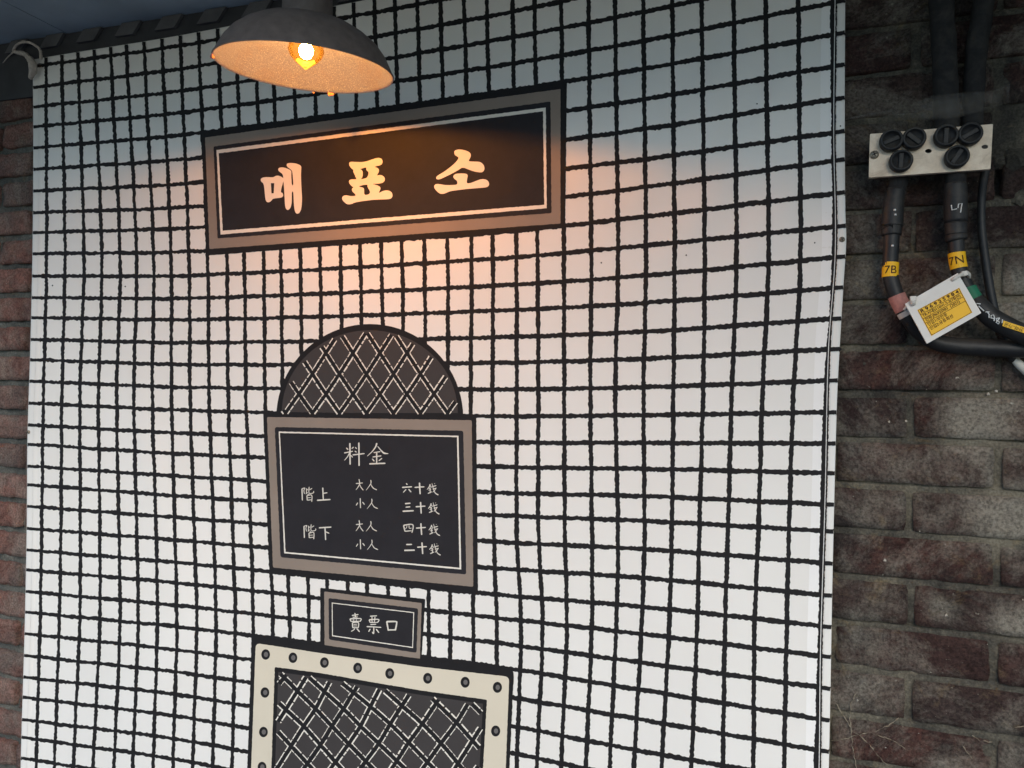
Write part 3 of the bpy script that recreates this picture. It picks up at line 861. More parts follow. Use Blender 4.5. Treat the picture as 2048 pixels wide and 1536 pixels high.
# ticket plate ------------------------------------------------------------------
plate = quadprint('ticket_plate', [(640.5, 1175.5), (850.5, 1198), (842.5, 1330), (640.5, 1300)], L * 2.4, M['ink'], banner, 3)
plate['label'] = 'small dark plate print with three Chinese characters'
quadprint('board_frame', [(648.5, 1183), (843.3, 1206), (839.8, 1318), (649, 1290)], L * 3.2, M['taupe'], plate, 2)
quadprint('board_panel', [(657, 1196), (836, 1217), (833, 1305.5), (658, 1279)], L * 4.0, M['ink_panel'], plate, 4)
ring_print('board_line', [(663.5, 1205), (828.3, 1224.5), (826, 1296), (664.2, 1272.3)], [(665, 1206.8), (826.6, 1226), (824.6, 1294), (665.8, 1270.6)], L * 4.8, M['white_ink'], plate, .2)
o5, c5 = (690, 1215), 115 / 2048
chars([[([(350,195),(375,345)],40),([(245,285),(480,250)],40),([(270,350),(455,335)],36),([(175,405),(215,505)],40),([(175,405),(560,395),(530,505)],44),([(215,495),(530,490)],36),
    ([(310,410),(310,490)],24),([(405,410),(405,490)],24),([(265,535),(275,730)],42),([(265,535),(475,535),(470,735)],44),([(300,600),(440,595)],26),([(300,660),(440,655)],24),([(275,720),(470,720)],36),
    ([(345,745),(310,800),(215,850)],36),([(420,745),(520,870)],44)],[([(890,310),(1140,295)],40),([(960,330),(965,530)],34),([(1070,330),(1045,530)],34),([(855,440),(905,550)],38),
    ([(855,440),(1200,425),(1150,545)],46),([(905,535),(1150,530)],36),([(905,610),(1110,595)],40),([(770,680),(1000,690),(1290,710)],44),([(1025,700),(1020,930),(970,865)],44),
    ([(900,760),(840,865)],40),([(1105,765),(1210,900)],44)],[([(1485,490),(1545,830)],56),([(1480,505),(1800,500),(1840,560),(1790,820)],64),([(1540,800),(1810,795)],50)]], o5, c5, L * 4.9, M['white_ink'], plate)

# riveted ticket window -------------------------------------------------------------
def edge(pts): return pts
wo_ = rounded([(504, 1271), (640, 1291), (842, 1317.5), (1028, 1337), (1016, 1600), (1007, 1780), (484, 1740), (492, 1600)], 14)
vs, fs = cut_project([[rag(wo_, .5)]], L * 5.2)
win = mesh_obj('ticket_window', vs, fs, M['ink'], banner)
win['label'] = 'cream riveted window frame print with diamond grille'
wc = rounded([(511.5, 1286), (640, 1306), (842, 1333.5), (1018.5, 1353.5), (1009, 1600), (999, 1770), (491, 1731), (500, 1600)], 10)
vs, fs = cut_project([[rag(wc, .25)]], L * 6.0); mesh_obj('window_frame', vs, fs, M['cream'], win)
wi = rounded([(549.5, 1334), (640, 1346), (842, 1381), (974, 1399.5), (962.5, 1600), (956, 1725), (534, 1690), (540.5, 1600)], 3)
vs, fs = cut_project([[rag(wi, .4)]], L * 6.8); mesh_obj('window_reveal', vs, fs, M['ink'], win)
wb = [(556.5, 1344), (640, 1355.5), (842, 1390), (966, 1407.5), (955.5, 1600), (949, 1716), (541, 1683), (548, 1600)]
vs, fs = cut_project([[wb]], L * 7.5); mesh_obj('grille_backing', vs, fs, M['lattice_grey'], win)
def in_poly(poly):
    def f(x, y):
        ins = False; n = len(poly)
        for i in range(n):
            (x0, y0), (x1, y1) = poly[i], poly[(i + 1) % n]
            if (y0 > y) != (y1 > y) and x < (x1 - x0) * (y - y0) / (y1 - y0) + x0: ins = not ins
        return ins
    return f
dn = [[(568.3,1355),(595,1382),(631,1417.5),(664,1452.5),(697.5,1487.5),(731.7,1522.5)],[(649,1383),(687,1417.5),(721,1452),(757.5,1487)],
      [(707,1385),(741,1413),(780.6,1448),(817.4,1485),(855,1524)],[(804,1411.5),(844.6,1447.5),(882,1486.5),(916,1527)],[(873,1405.6),(913,1445),(945,1481)],
      [(938.7,1402.7),(962,1426)],[(571.7,1419),(607.5,1452.5),(641,1490),(671,1524)],[(582.5,1492),(615,1527)],[(556,1540),(590,1575)],[(552,1610),(584,1645)]]
up_ = [[(649,1383),(631,1417.5),(607.5,1452.5),(582.5,1492)],[(707,1385),(687,1417.5),(664,1452.5),(641,1490),(615,1527)],[(741,1413),(721,1452),(697.5,1487.5),(671,1524)],
      [(804,1411.5),(780.6,1448),(757.5,1487),(731.7,1522.5)],[(873,1405.6),(844.6,1447.5),(817.4,1485),(792,1524)],[(938.7,1402.7),(913,1445),(882,1486.5),(855,1524)],
      [(945,1481),(916,1527)],[(595,1382),(571.7,1419)],[(958,1530),(930,1570)],[(952,1610),(925,1650)],[(586,1337),(568.3,1355),(552,1376)]]
def extend(p, a, b_):
    (x0, y0), (x1, y1) = p[0], p[1]; l = math.hypot(x1 - x0, y1 - y0)
    h = (x0 - (x1 - x0) / l * a, y0 - (y1 - y0) / l * a)
    (x0, y0), (x1, y1) = p[-2], p[-1]; l = math.hypot(x1 - x0, y1 - y0)
    t = (x1 + (x1 - x0) / l * b_, y1 + (y1 - y0) / l * b_)
    n = int(b_ / 40)
    mids = [(x1 + (x1 - x0) / l * b_ * k / n, y1 + (y1 - y0) / l * b_ * k / n) for k in range(1, n)]
    return [h, *p, *mids, t]
lattice([extend(p, 45, 240) for p in dn] + [extend(p, 45, 240) for p in up_], in_poly([(559, 1347), (640, 1358), (842, 1393), (964, 1410), (953, 1600), (947, 1713), (543, 1680), (550, 1600)]), L * 8.2, win, 3.8)
riv = [(531.3,1309),(585.8,1315.5),(648.8,1325.2),(715.3,1336),(779.4,1347),(855.3,1356.6),(930.3,1364.5),(994.8,1374.7),(529.8,1385),(526.9,1464),(524,1534),(991.3,1462),(988,1548),(521,1608),(984,1634)]
for k, (x, y) in enumerate(riv):
    r1 = 8.2 + .001 * x
    lp = [(x + r1 * math.cos(a * math.pi / 12), y + r1 * 1.2 * math.sin(a * math.pi / 12)) for a in range(24)]
    vs, fs = cut_project([[lp]], L * 6.9); rv = mesh_obj('rivet', vs, fs, M['ink'], win)
    lp = [(x + .7 + 4.3 * math.cos(a * math.pi / 10), y + 5.2 * math.sin(a * math.pi / 10)) for a in range(20)]
    vs, fs = cut_project([[lp]], L * 7.6); mesh_obj('rivet_head', vs, fs, M['rivet_grey'], rv)

# hems, stitching and the specks -----------------------------------------------------
def strip(name, fx0, fx1, y0, y1, off, mat, parent, step=12):
    vs, fs = [], []
    n = int((y1 - y0) / step)
    for j in range(n + 1):
        y = y0 + (y1 - y0) * j / n
        a, b_ = fx0(y), fx1(y)
        for q in range(5): vs.append(S(a + (b_ - a) * q / 4, y, off))
    for j in range(n):
        for q in range(4):
            a = j * 5 + q; fs.append((a, a + 5, a + 6, a + 1))
    return mesh_obj(name, vs, fs, mat, parent)
vs, fs = [], []
def thread_run(fx, y0, y1, hw, off):
    pts = []
    y = y0
    while y < y1: pts.append((fx(y), y)); y += 6
    return ribbon(pts, hw, off, .12, 3.0, False)
def stitch_x(y): return herm([-60, 170, 280, 500, 700, 1000, 1300, 1536, 1800], [1671, 1668, 1667.5, 1670.5, 1657, 1650, 1641, 1638, 1630], y)
v1, f1 = thread_run(stitch_x, -100, 1790, .75, .0022)
v2, f2 = thread_run(lambda y: left_x(y) + 10.5, 130, 1790, .45, .0016)
mesh_obj('stitching', v1, f1, M['thread'], banner); mesh_obj('stitching', v2, f2, M['thread'], banner)
# folded hems: a second thickness of cloth under the stitch line, rolled over at the edge
def hem(name, fa, fb, y0, y1, bulge):
    vs, fs = [], []
    n = int((y1 - y0) / 10)
    K = 8
    for j in range(n + 1):
        y = y0 + (y1 - y0) * j / n; a, b_ = fa(y), fb(y)
        for q in range(K + 1):
            t = q / K
            o = .00004 + bulge * math.sin(math.pi * t) ** .6 * (1 + .35 * mnoise.noise(Vector((y * .02, t * 2, 5)))) if 0 < q < K else -.0004
            vs.append(S(a + (b_ - a) * t, y, o))
    for j in range(n):
        for q in range(K):
            a = j * (K + 1) + q; fs.append((a, a + K + 1, a + K + 2, a + 1))
    return mesh_obj(name, vs, fs, M['cloth'], banner, smooth=True)
hem_r = hem('side_hem', lambda y: stitch_x(y) + 2.5, lambda y: right_x(y) + .6, -110, 1790, .0013)
hem_l = hem('side_hem', lambda y: left_x(y) - .6, lambda y: left_x(y) + 20, 128, 1790, .0009)
M['cloth_double'] = simple('banner_cloth_doubled', (.87, .86, .84), .8, .02, 20, spec=.2)
vs, fs = [], []
for j in range(190):
    y = -105 + j * 10
    for q in range(4): vs.append(S(stitch_x(y) - 27 + 9 * q, y, .00009))
for j in range(189):
    for q in range(3): a = j * 4 + q; fs.append((a, a + 4, a + 5, a + 1))
mesh_obj('hem_facing', vs, fs, M['cloth_double'], banner, smooth=True)
# the grid runs over the hems
parts = []
for j in range(len(HY)):
    for (fa, fb, hw, o) in ((lambda y: stitch_x(y) + 1.5, lambda y: right_x(y) + .3, 4.2, .0028), (lambda y: left_x(y) - .2, lambda y: left_x(y) + 21, 3.0, .0019)):
        xm = 1670 if hw > 3 else 70
        y = hline(j, xm)
        if -100 < y < 1780 and not (hw < 3 and y < 140):
            a, b_ = fa(y), fb(y)
            mesh_obj('hem_line', *ribbon([(a, hline(j, a)), ((a + b_) / 2, hline(j, (a + b_) / 2)), (b_, hline(j, b_))], hw, o, .5, 2.4, False), M['ink'], banner)
mesh_obj('hem_line', *ribbon([(stitch_x(y) + 2.6 , y) for y in range(-100, 1790, 8)], 1.6, .0021, .7, 2.6, False), M['ink'], banner)
# top hem
vs, fs = [], []
K = 8
xs = list(range(80, 1680, 10))
for x in xs:
    ya = top_y(x) - .5; yb_ = hline(0, x) - 4
    for q in range(K + 1):
        t = q / K
        o = .00005 + .0016 * math.sin(math.pi * t) ** .6 * (1 + .5 * mnoise.noise(Vector((x * .02, t * 4, 9)))) if 0 < q < K else -.0003
        vs.append(S(x, ya + (yb_ - ya) * t, o))
for j in range(len(xs) - 1):
    for q in range(K):
        a = j * (K + 1) + q; fs.append((a, a + 1, a + K + 2, a + K + 1))
mesh_obj('top_hem', vs, fs, M['cloth'], banner, smooth=True)
parts = []
for i in range(len(VX)):
    x = VX[i][0]
    for _ in range(4): x = vline(i, top_y(x))
    y0 = top_y(x)
    if y0 > -110:
        mesh_obj('hem_line', *ribbon([(vline(i, y0) , y0), (vline(i, y0 + 8), y0 + 8), (vline(i, hline(0, x)), hline(0, x))], 3.3 + 1.3 * x / 1690, .0027, .5, 2.4, False), M['ink'], banner)
# printed specks
parts = []
for x, y in ((1127.5, 509.5), (1202.5, 525.5), (1372.5, 510.3), (1629.5, 485.5), (1514, 207.5), (105, 571), (250.5, 573), (1681, 252)):
    lp = [(x + 1.5 * math.cos(a), y + 1.6 * math.sin(a)) for a in (0, .9, 1.8, 2.7, 3.6, 4.5, 5.4)]
    mesh_obj('printed_speck', *cut_project([[lp]], .0024 if x > 1670 else L * 2), M['ink'], banner)

# screws through the hems
def screw(name, c, r, parent, label=None):
    root = parent
    prof = [(0, -.0035), (r * .35, -.0034), (r * .75, -.0028), (r * .97, -.0014), (r, 0), (r * .98, .001)]
    vs, fs = lathe(prof, 20)
    vs = [Vector((x, z, y)) + c for x, y, z in vs]
    o = mesh_obj(name, vs, [tuple(reversed(f)) for f in fs], M['screw'], root, smooth=True, origin=c)
    for ang in (.4, .4 + math.pi / 2):
        d = Vector((math.cos(ang), 0, math.sin(ang))); n_ = Vector((-d.z, 0, d.x))
        a, b_ = c - d * r * .55, c + d * r * .55
        y = -.0039
        q = [a - n_ * r * .1, b_ - n_ * r * .1, b_ + n_ * r * .1, a + n_ * r * .1]
        mesh_obj('screw_recess', [p + Vector((0, y, 0)) for p in q] + [p + Vector((0, -.002, 0)) for p in q], [(3, 2, 1, 0), (0, 1, 5, 4), (1, 2, 6, 5), (2, 3, 7, 6), (3, 0, 4, 7)], M['ink'], o)
    return o
sc1 = screw('wall_screw', S(1684, 479, .001), .0042, None)
tag(sc1, 'round screw pinning the right hem of the banner', 'screw', 'screws pinning the banner hems')
sc2 = screw('wall_screw', S(57.5, 864, .001), .0042, None)
tag(sc2, 'dark screw at the left edge of the banner', 'screw', 'screws pinning the banner hems')

# knotted tie at the upper left corner of the banner
tie = empty('tie_cord', at(70, 125, -.02))
tag(tie, 'knotted pale cord tying the upper left banner corner', 'cord')
def pxpath(pts): return [at(x, y, Y) for x, y, Y in pts]
vs, fs = tube(pxpath([(82, 118, -.03), (80, 100, -.03), (66, 88, -.03), (48, 84, -.025), (34, 90, -.02), (28, 102, -.015), (40, 106, -.02), (52, 110, -.03), (62, 122, -.035)]), [.003, .0032, .003, .003, .003, .004, .005, .006, .006], 10, 6, rough=.0012)
mesh_obj('cord_loop', vs, fs, M['string'], tie, smooth=True)
vs, fs = tube(pxpath([(60, 118, -.034), (66, 128, -.036), (66, 140, -.034), (62, 152, -.03), (61, 158, -.026)]), [.007, .009, .008, .005, .002], 12, 6, rough=.003)
mesh_obj('cord_knot', vs, fs, M['string'], tie, smooth=True)
vs, fs = tube(pxpath([(30, 102, -.015), (18, 112, -.008), (6, 126, -.004)]), [.0018, .0015, .001], 8, 6)
mesh_obj('cord_tail', vs, fs, M['string'], tie, smooth=True)

# ------------------------------------------------------------------ the lamp
LY = -.30
LS = .937                             # size of the shade against its drawing
lc = at(611, 140, LY)                 # centre of the rim
lamp = empty('pendant_lamp', lc)
lamp.rotation_euler = (R(6.5), R(5.5), R(0))
tag(lamp, 'dark metal dome lamp with a glowing amber bulb', 'lamp')
def lamp_obj(name, vs, fs, mats, parent=lamp, smooth=True):
    Mx = Matrix.Translation(lamp.location) @ lamp.rotation_euler.to_matrix().to_4x4()
    return mesh_obj(name, [Mx @ (Vector(v) * LS) for v in vs], fs, mats, parent, smooth)
RIM = .144
outer = [(RIM, 0), (RIM + .0012, .002), (RIM - .001, .005), (.139, .013), (.1305, .029), (.1175, .045), (.1, .0585), (.08, .0695), (.058, .0765), (.040, .080)]
inner = [(.038, .0785), (.057, .0745), (.0785, .0672), (.098, .0565), (.1155, .0435), (.1285, .028), (.137, .0125), (RIM - .0028, .004), (RIM - .0016, .0005), (RIM, 0)]
def shade_in():
    m, nt, b, _ = new_mat('shade_enamel'); pos = position(nt)
    n = noise_node(nt, 700, 3, .7, pos); n2 = noise_node(nt, 18, 8, .7, pos, .6)
    c = ramp(nt, n.outputs[0], [(.34, (.026, .042, .2)), (.55, (.052, .08, .33)), (.72, (.16, .22, .58))]).outputs[0]
    f = ramp(nt, n2.outputs[0], [(.5, (0, 0, 0)), (.7, (.55,) * 3)]).outputs[0]
    nt.links.new(mix(nt, f, c, (.05, .05, .14)), b.inputs['Base Color'])
    b.inputs['Roughness'].default_value = .5; b.inputs['Specular IOR Level'].default_value = .4
    bump(nt, b, n.outputs[0], .8, .0012)
    return m
M['shade_in'] = shade_in()
M['shade_out'] = simple('shade_black_paint', (.125, .105, .098), .6, .2, 60, bmp=.15, spec=.35)
vs, fs = lathe(outer, 96)
shade = lamp_obj('lamp_shade', vs, fs, M['shade_out'])
vs, fs = lathe(inner, 96)
lamp_obj('shade_lining', vs, [tuple(f) for f in fs], M['shade_in'], shade)
vs, fs = lathe([(.040, .0795), (.042, .082), (.0405, .087), (.0385, .14), (.0375, .19), (.02, .195), (.0001, .195)], 40)
lamp_obj('lamp_neck', vs, fs, M['shade_out'])
zs = (soffit_z(lc.x) - lc.z) / LS
vs, fs = tube([(0, 0, .19), (0, 0, zs * .6 + .08), (0, 0, zs + .03)], .011, 16, 3)
lamp_obj('lamp_stem', vs, fs, M['shade_out'])
vs, fs = lathe([(.0001, .052), (.016, .052), (.017, .06), (.016, .079)], 24)
lamp_obj('bulb_socket', vs, fs, M['screw'])
# bulb
def bulb_glass():
    m, nt, b, out = new_mat('amber_glass')
    nt.nodes.remove(b)
    t = nt.nodes.new('ShaderNodeBsdfTransparent'); t.inputs[0].default_value = (1, .86, .55, 1)
    g = nt.nodes.new('ShaderNodeBsdfGlossy'); g.inputs['Roughness'].default_value = .08
    lw = nt.nodes.new('ShaderNodeLayerWeight'); lw.inputs[0].default_value = .25
    mx = nt.nodes.new('ShaderNodeMixShader')
    nt.links.new(lw.outputs['Fresnel'], mx.inputs[0]); nt.links.new(t.outputs[0], mx.inputs[1]); nt.links.new(g.outputs[0], mx.inputs[2])
    tr = nt.nodes.new('ShaderNodeBsdfTranslucent'); tr.inputs[0].default_value = (1, .62, .12, 1)
    mx2 = nt.nodes.new('ShaderNodeMixShader'); mx2.inputs[0].default_value = .0012
    nt.links.new(mx.outputs[0], mx2.inputs[1]); nt.links.new(tr.outputs[0], mx2.inputs[2])
    nt.links.new(mx2.outputs[0], out.inputs[0])
    return m
M['bulb'] = bulb_glass()
def glow(name, col, s):
    m, nt, b, out = new_mat(name); nt.nodes.remove(b)
    e = nt.nodes.new('ShaderNodeEmission'); e.inputs[0].default_value = (*col, 1); e.inputs[1].default_value = s
    nt.links.new(e.outputs[0], out.inputs[0]); return m
M['filament'] = glow('filament_glow', (1.0, .36, .045), 900)
prof = [(.0006, .0005), (.003, .0015), (.007, .005), (.016, .011), (.025, .02), (.0295, .03), (.0275, .04), (.021, .049), (.0155, .055)]
vs, fs = lathe(prof, 40)
bulb = lamp_obj('light_bulb', vs, fs, M['bulb'])
bm = bmesh.new(); bmesh.ops.create_uvsphere(bm, u_segments=20, v_segments=12, radius=1.0)
bm.verts.index_update()
lamp_obj('filament', [Vector((v.co.x * .0115, v.co.y * .0115, .03 + v.co.z * .013)) for v in bm.verts], [[v.index for v in f.verts] for f in bm.faces], M['filament'], bulb)
bm.free()
# crumbs and web on the rim
for ang, s in ((-2.45, .003), (-2.38, .002), (1.9, .0035), (1.86, .0025), (2.1, .0015)):
    c0 = Vector((math.cos(ang) * RIM, math.sin(ang) * RIM, -.002))
    bm = bmesh.new(); bmesh.ops.create_icosphere(bm, subdivisions=2, radius=s)
    for v in bm.verts: v.co = v.co * (1 + .7 * fbm(v.co.x * 300, v.co.y * 300, ang, 3)) + c0
    bm.verts.index_update()
    lamp_obj('dust_clump', [v.co.copy() for v in bm.verts], [[v.index for v in f.verts] for f in bm.faces], M['tape_pink'])
    bm.free()

# ------------------------------------------------------------------ terminal plate
PY = -.062
plate_px = [(1740, 268), (1986, 248), (1981, 338), (1737.5, 355)]
pc = at(1860, 303, PY)
term = empty('terminal_box', pc + Vector((0, PY * -1, 0)))
tag(term, 'weathered zinc terminal plate with six black screw plugs', 'terminal box')
def prism(name, loop, y0, y1, mat, parent, bevel=0.0, origin=None, holes=()):
    """picture loop laid at depth y0 (front) and given thickness back to y1"""
    F = [at(x, y, y0) for x, y in loop]
    n = len(F)
    if holes:
        Hs = [[at(x, y, y0) for x, y in h] for h in holes]
        loops = [F] + Hs
        tri = tessellate_polygon([[Vector((p.x, p.z, 0)) for p in lp] for lp in loops])
        flat = [p for lp in loops for p in lp]; m = len(flat)
        vs = flat + [Vector((p.x, y1, p.z)) for p in flat]
        fs = []
        for t in tri:
            a, b_, c_ = (flat[i] for i in t)
            fr = tuple(t) if (b_ - a).cross(c_ - a).y < 0 else tuple(reversed(t))
            fs.append(fr); fs.append(tuple(m + i for i in reversed(fr)))
        o = 0
        for lp in loops:
            k_ = len(lp)
            for i in range(k_): fs.append((o + i, o + (i + 1) % k_, m + o + (i + 1) % k_, m + o + i))
            o += k_
        return mesh_obj(name, vs, fs, mat, parent, origin=origin)
    bm = bmesh.new()
    vf = [bm.verts.new(p) for p in F]; vb = [bm.verts.new((p.x, y1, p.z)) for p in F]
    bm.faces.new(vf); bm.faces.new(list(reversed(vb)))
    for i in range(n): bm.faces.new((vf[(i + 1) % n], vf[i], vb[i], vb[(i + 1) % n]))
    bmesh.ops.recalc_face_normals(bm, faces=bm.faces[:])
    if bevel: bmesh.ops.bevel(bm, geom=bm.edges[:], offset=bevel, segments=2, affect='EDGES', profile=.5)
    return bm_obj(name, bm, mat, parent, origin=origin)
def oval(x, y, a, b_, n=18, rot=0): return [(x + a * math.cos(t) * math.cos(rot) - b_ * math.sin(t) * math.sin(rot), y + a * math.cos(t) * math.sin(rot) + b_ * math.sin(t) * math.cos(rot)) for t in [2 * math.pi * k / n for k in range(n)]]
prism('cover_plate', rounded(plate_px, 2, 3), PY, PY + .002, M['zinc'], term, holes=[oval(1857, 302, 6.8, 4.3, rot=-.08), oval(1969.8, 293.5, 6.8, 4.3, rot=-.08)])
prism('side_flange', [(1738.5, 352), (1980.5, 335.2), (1981, 338), (1738, 355)], PY + .0021, PY + .009, M['zinc'], term)
prism('side_flange', [(1741, 269), (1985, 249.4), (1985, 252.4), (1741, 272)], PY + .0021, PY + .009, M['zinc'], term)
prism('box_back', [(1743, 273), (1982, 254), (1978, 333), (1741, 349)], -.02, -.003, M['rubber'], term)
kn = [((1781.2, 284.7), .35), ((1826, 281), -.75), ((1889.8, 275.9), 1.5), ((1937.4, 272), .5), ((1800.3, 325.3), 1.52), ((1911.3, 316.9), 1.0)]
for (x, y), ang in kn:
    c = at(x, y, PY)
    r = .0157
    prof = [(r * .96, .0), (r, -.003), (r, -.0115), (r * .93, -.0135), (r * .8, -.0142), (r * .74, -.0125), (r * .7, -.0085), (.0001, -.008)]
    vs, fs = lathe(prof, 36)
    k_o = mesh_obj('plug', [Vector((x_, z_, y_)) + c for x_, y_, z_ in vs], [tuple(reversed(f)) for f in fs], M['rubber'], term, smooth=True, origin=c)
    d = Vector((math.cos(ang), 0, math.sin(ang))); n_ = Vector((-d.z, 0, d.x))
    bm = bmesh.new(); bmesh.ops.create_cube(bm, size=1)
    for v in bm.verts: v.co = c + d * v.co.x * r * 1.42 + n_ * v.co.z * r * .42 + Vector((0, -.0075 + (-.0035 if v.co.y < 0 else .001) , 0))
    bmesh.ops.bevel(bm, geom=bm.edges[:], offset=.001, segments=2, affect='EDGES', profile=.5)
    bm_obj('grip_bar', bm, M['rubber'], k_o, origin=c)
screw('plate_screw', at(1748.6, 309.7, PY - .0005), .0062, term)

# ------------------------------------------------------------------ cables
SLOT = {}
def sleeve_text(txt, c, axis, side, r, size, mat, parent, name='lettering', roll=0.0):
    """letters wrapped round a cable; axis = reading up direction, side = reading direction"""
    vs, fs = text_mesh(txt, size, cut=.0012)
    out = []
    nrm = side.cross(axis).normalized()
    for x, y in vs:
        a = x / r + roll
        out.append(c + axis * y + (side * math.sin(a) + nrm * math.cos(a)) * (r + .0005))
    return mesh_obj(name, out, fs, mat, parent)
def text_mesh(body, size, bold=0.0, spacing=1.0, cut=0.0):
    cu = bpy.data.curves.new('lettering', 'FONT'); cu.body = body; cu.size = size
    cu.align_x = 'CENTER'; cu.align_y = 'CENTER'; cu.offset = bold; cu.space_character = spacing; cu.resolution_u = 3
    ob = bpy.data.objects.new('lettering_tmp', cu); COL.objects.link(ob)
    bpy.context.view_layer.update()
    dg = bpy.context.evaluated_depsgraph_get()
    me = bpy.data.meshes.new_from_object(ob.evaluated_get(dg))
    vs = [(v.co.x, v.co.y) for v in me.vertices]; fs = [tuple(p.vertices) for p in me.polygons]
    if cut:
        bm = bmesh.new(); bm.from_mesh(me)
        x = min(p[0] for p in vs) + cut; xe = max(p[0] for p in vs)
        while x < xe:
            bmesh.ops.bisect_plane(bm, geom=bm.verts[:] + bm.edges[:] + bm.faces[:], plane_co=(x, 0, 0), plane_no=(1, 0, 0), dist=1e-7); x += cut
        bm.verts.index_update()
        vs = [(v.co.x, v.co.y) for v in bm.verts]; fs = [tuple(v.index for v in f.verts) for f in bm.faces]; bm.free()
    bpy.data.objects.remove(ob); bpy.data.meshes.remove(me); bpy.data.curves.remove(cu)
    return vs, fs
PXM = FPX / (-CAM.y * .9)              # picture units per metre about the terminal

def cable_band(name, path, i0, i1, r, mat, parent):
    P, _ = smooth_path(path, .01, 10)
    n = len(P)
    seg = P[int(i0 * (n - 1)):int(i1 * (n - 1)) + 1]
    vs, fs = tube(seg, r, 24, 1)
    return mesh_obj(name, vs, fs, mat, parent, smooth=False), seg

# left cable, marked 7B
cb = empty('power_cable', at(1790, 470, -.04) + Vector((0, .04, 0)))
tag(cb, 'thick black cable with yellow 7B sleeve and faded red tape', 'cable', 'cables below the terminal plate')
YB = -.036
vs, fs = tube([at(1800, 322, YB), at(1798, 352, YB), at(1797, 362, YB), at(1794, 380, YB), at(1792.5, 392, YB)], [.012, .0125, .0128, .0118, .011], 22, 6)
mesh_obj('boot_cap', vs, fs, M['dusty_cable'], cb, smooth=True)
vs, fs = tube([at(1792.5, 378, YB), at(1787, 410, YB), at(1784.5, 448, YB), at(1784, 452, YB)], [.0125, .0142, .0152, .0152], 24, 5)
mesh_obj('connector_boot', vs, fs, M['rubber'], cb, smooth=True)
vs, fs = tube([at(1784, 452, YB), at(1783.5, 458, YB), at(1783, 471, YB)], [.0142, .0138, .0134], 24, 3)
mesh_obj('boot_ring', vs, fs, M['rubber'], cb, smooth=True)
pathB = [at(1783.5, 465, YB), at(1782, 500, YB), at(1780, 540, YB), at(1786, 572, YB), at(1799, 604, YB), at(1817, 636, YB), at(1836, 660, -.03), at(1866, 682, -.024), at(1905, 691, -.024), at(1960, 695, -.026), at(2030, 698, -.028), at(2140, 700, -.03)]
vs, fs = tube(pathB, [.0108] * 6 + [.0115, .0118, .0122, .0125, .0125, .0125], 24, 8, rough=.0003)
mesh_obj('cable_jacket', vs, fs, M['cable'], cb, smooth=True)
c7 = at(1780.2, 540, YB); ax7 = (at(1781.4, 526, YB) - at(1780, 554, YB)).normalized()
vs, fs = tube([at(1781.6, 525.5, YB), at(1780.4, 540, YB), at(1780.3, 554.5, YB)], .0113, 28, 1)
slv = mesh_obj('marker_sleeve', vs, fs, M['label_yellow'], cb, smooth=False)
side7 = Vector((1, 0, 0)); side7 = (side7 - ax7 * side7.dot(ax7)).normalized()
sleeve_text('7B', c7 - ax7 * .0015 , ax7, (side7), .0113, .0165, M['label_print'], slv, roll=-.05)
band, seg = cable_band('tape_band', [at(1793, 591, YB), at(1799, 604, YB), at(1808, 621, YB)], 0, 1, .0122, M['tape_pink'], cb)
cable_band('white_ring', [at(1809.5, 623, YB), at(1812.5, 628, YB), at(1815, 632, YB)], 0, 1, .0118, M['tie_white'], cb)
# dots of paint on the boots
for x, y, p_ in ((1789.6, 420, cb), (1790.6, 429.5, cb), (1785, 491.5, cb)):
    vs, fs = tube([at(x, y - 1.6, YB - .0152 if y < 450 else YB - .0112), at(x, y + 1.6, YB - .0154 if y < 450 else YB - .0114)], .0016, 10, 2)
    mesh_obj('paint_dot', vs, fs, M['marker_white'], p_)

# right cable, marked 7N
cn = empty('power_cable', at(1912, 470, -.05) + Vector((0, .05, 0)))
tag(cn, 'thick black cable with yellow 7N sleeve and green tape', 'cable', 'cables below the terminal plate')
YN = -.042
vs, fs = tube([at(1913, 318, YN), at(1912, 348, YN), at(1911.5, 360, YN), at(1910.5, 374, YN), at(1910.5, 380, YN)], [.0125, .013, .0132, .0125, .012], 22, 6)
mesh_obj('boot_cap', vs, fs, M['dusty_cable'], cn, smooth=True)
vs, fs = tube([at(1911, 368, YN), at(1911, 400, YN), at(1911.5, 446, YN)], [.0146, .0152, .0152], 24, 5)
bt = mesh_obj('connector_boot', vs, fs, M['rubber'], cn, smooth=True)
vs, fs = tube([at(1911.5, 446, YN), at(1911.7, 462, YN), at(1911.8, 470, YN)], [.0144, .014, .014], 24, 3)
mesh_obj('boot_ring', vs, fs, M['rubber'], cn, smooth=True)
vs, fs = tube([at(1911.7, 470, YN), at(1911.9, 474, YN), at(1912, 479, YN), at(1912.4, 482, YN)], [.0135, .0142, .0142, .0132], 24, 3)
mesh_obj('boot_ring', vs, fs, M['rubber'], cn, smooth=True)
pathN = [at(1912, 474, YN), at(1913, 500, YN), at(1916, 530, YN), at(1925, 560, YN), at(1941, 588, YN), at(1960, 613, -.048), at(1982, 634, -.05), at(2010, 651, -.05), at(2048, 669, -.048), at(2130, 700, -.045)]
vs, fs = tube(pathN, [.0103, .0104, .0105, .0105, .0108, .0125, .0135, .0138, .0138, .0138], 24, 8, rough=.0002)
mesh_obj('cable_jacket', vs, fs, M['cable'], cn, smooth=True)
ax8 = (at(1912.6, 506, YN) - at(1918, 537, YN)).normalized()
vs, fs = tube([at(1913, 506, YN), at(1914.6, 521, YN), at(1918, 537, YN)], .0112, 28, 1)
slv = mesh_obj('marker_sleeve', vs, fs, M['label_yellow'], cn)
side8 = Vector((1, 0, 0)); side8 = (side8 - ax8 * side8.dot(ax8)).normalized()
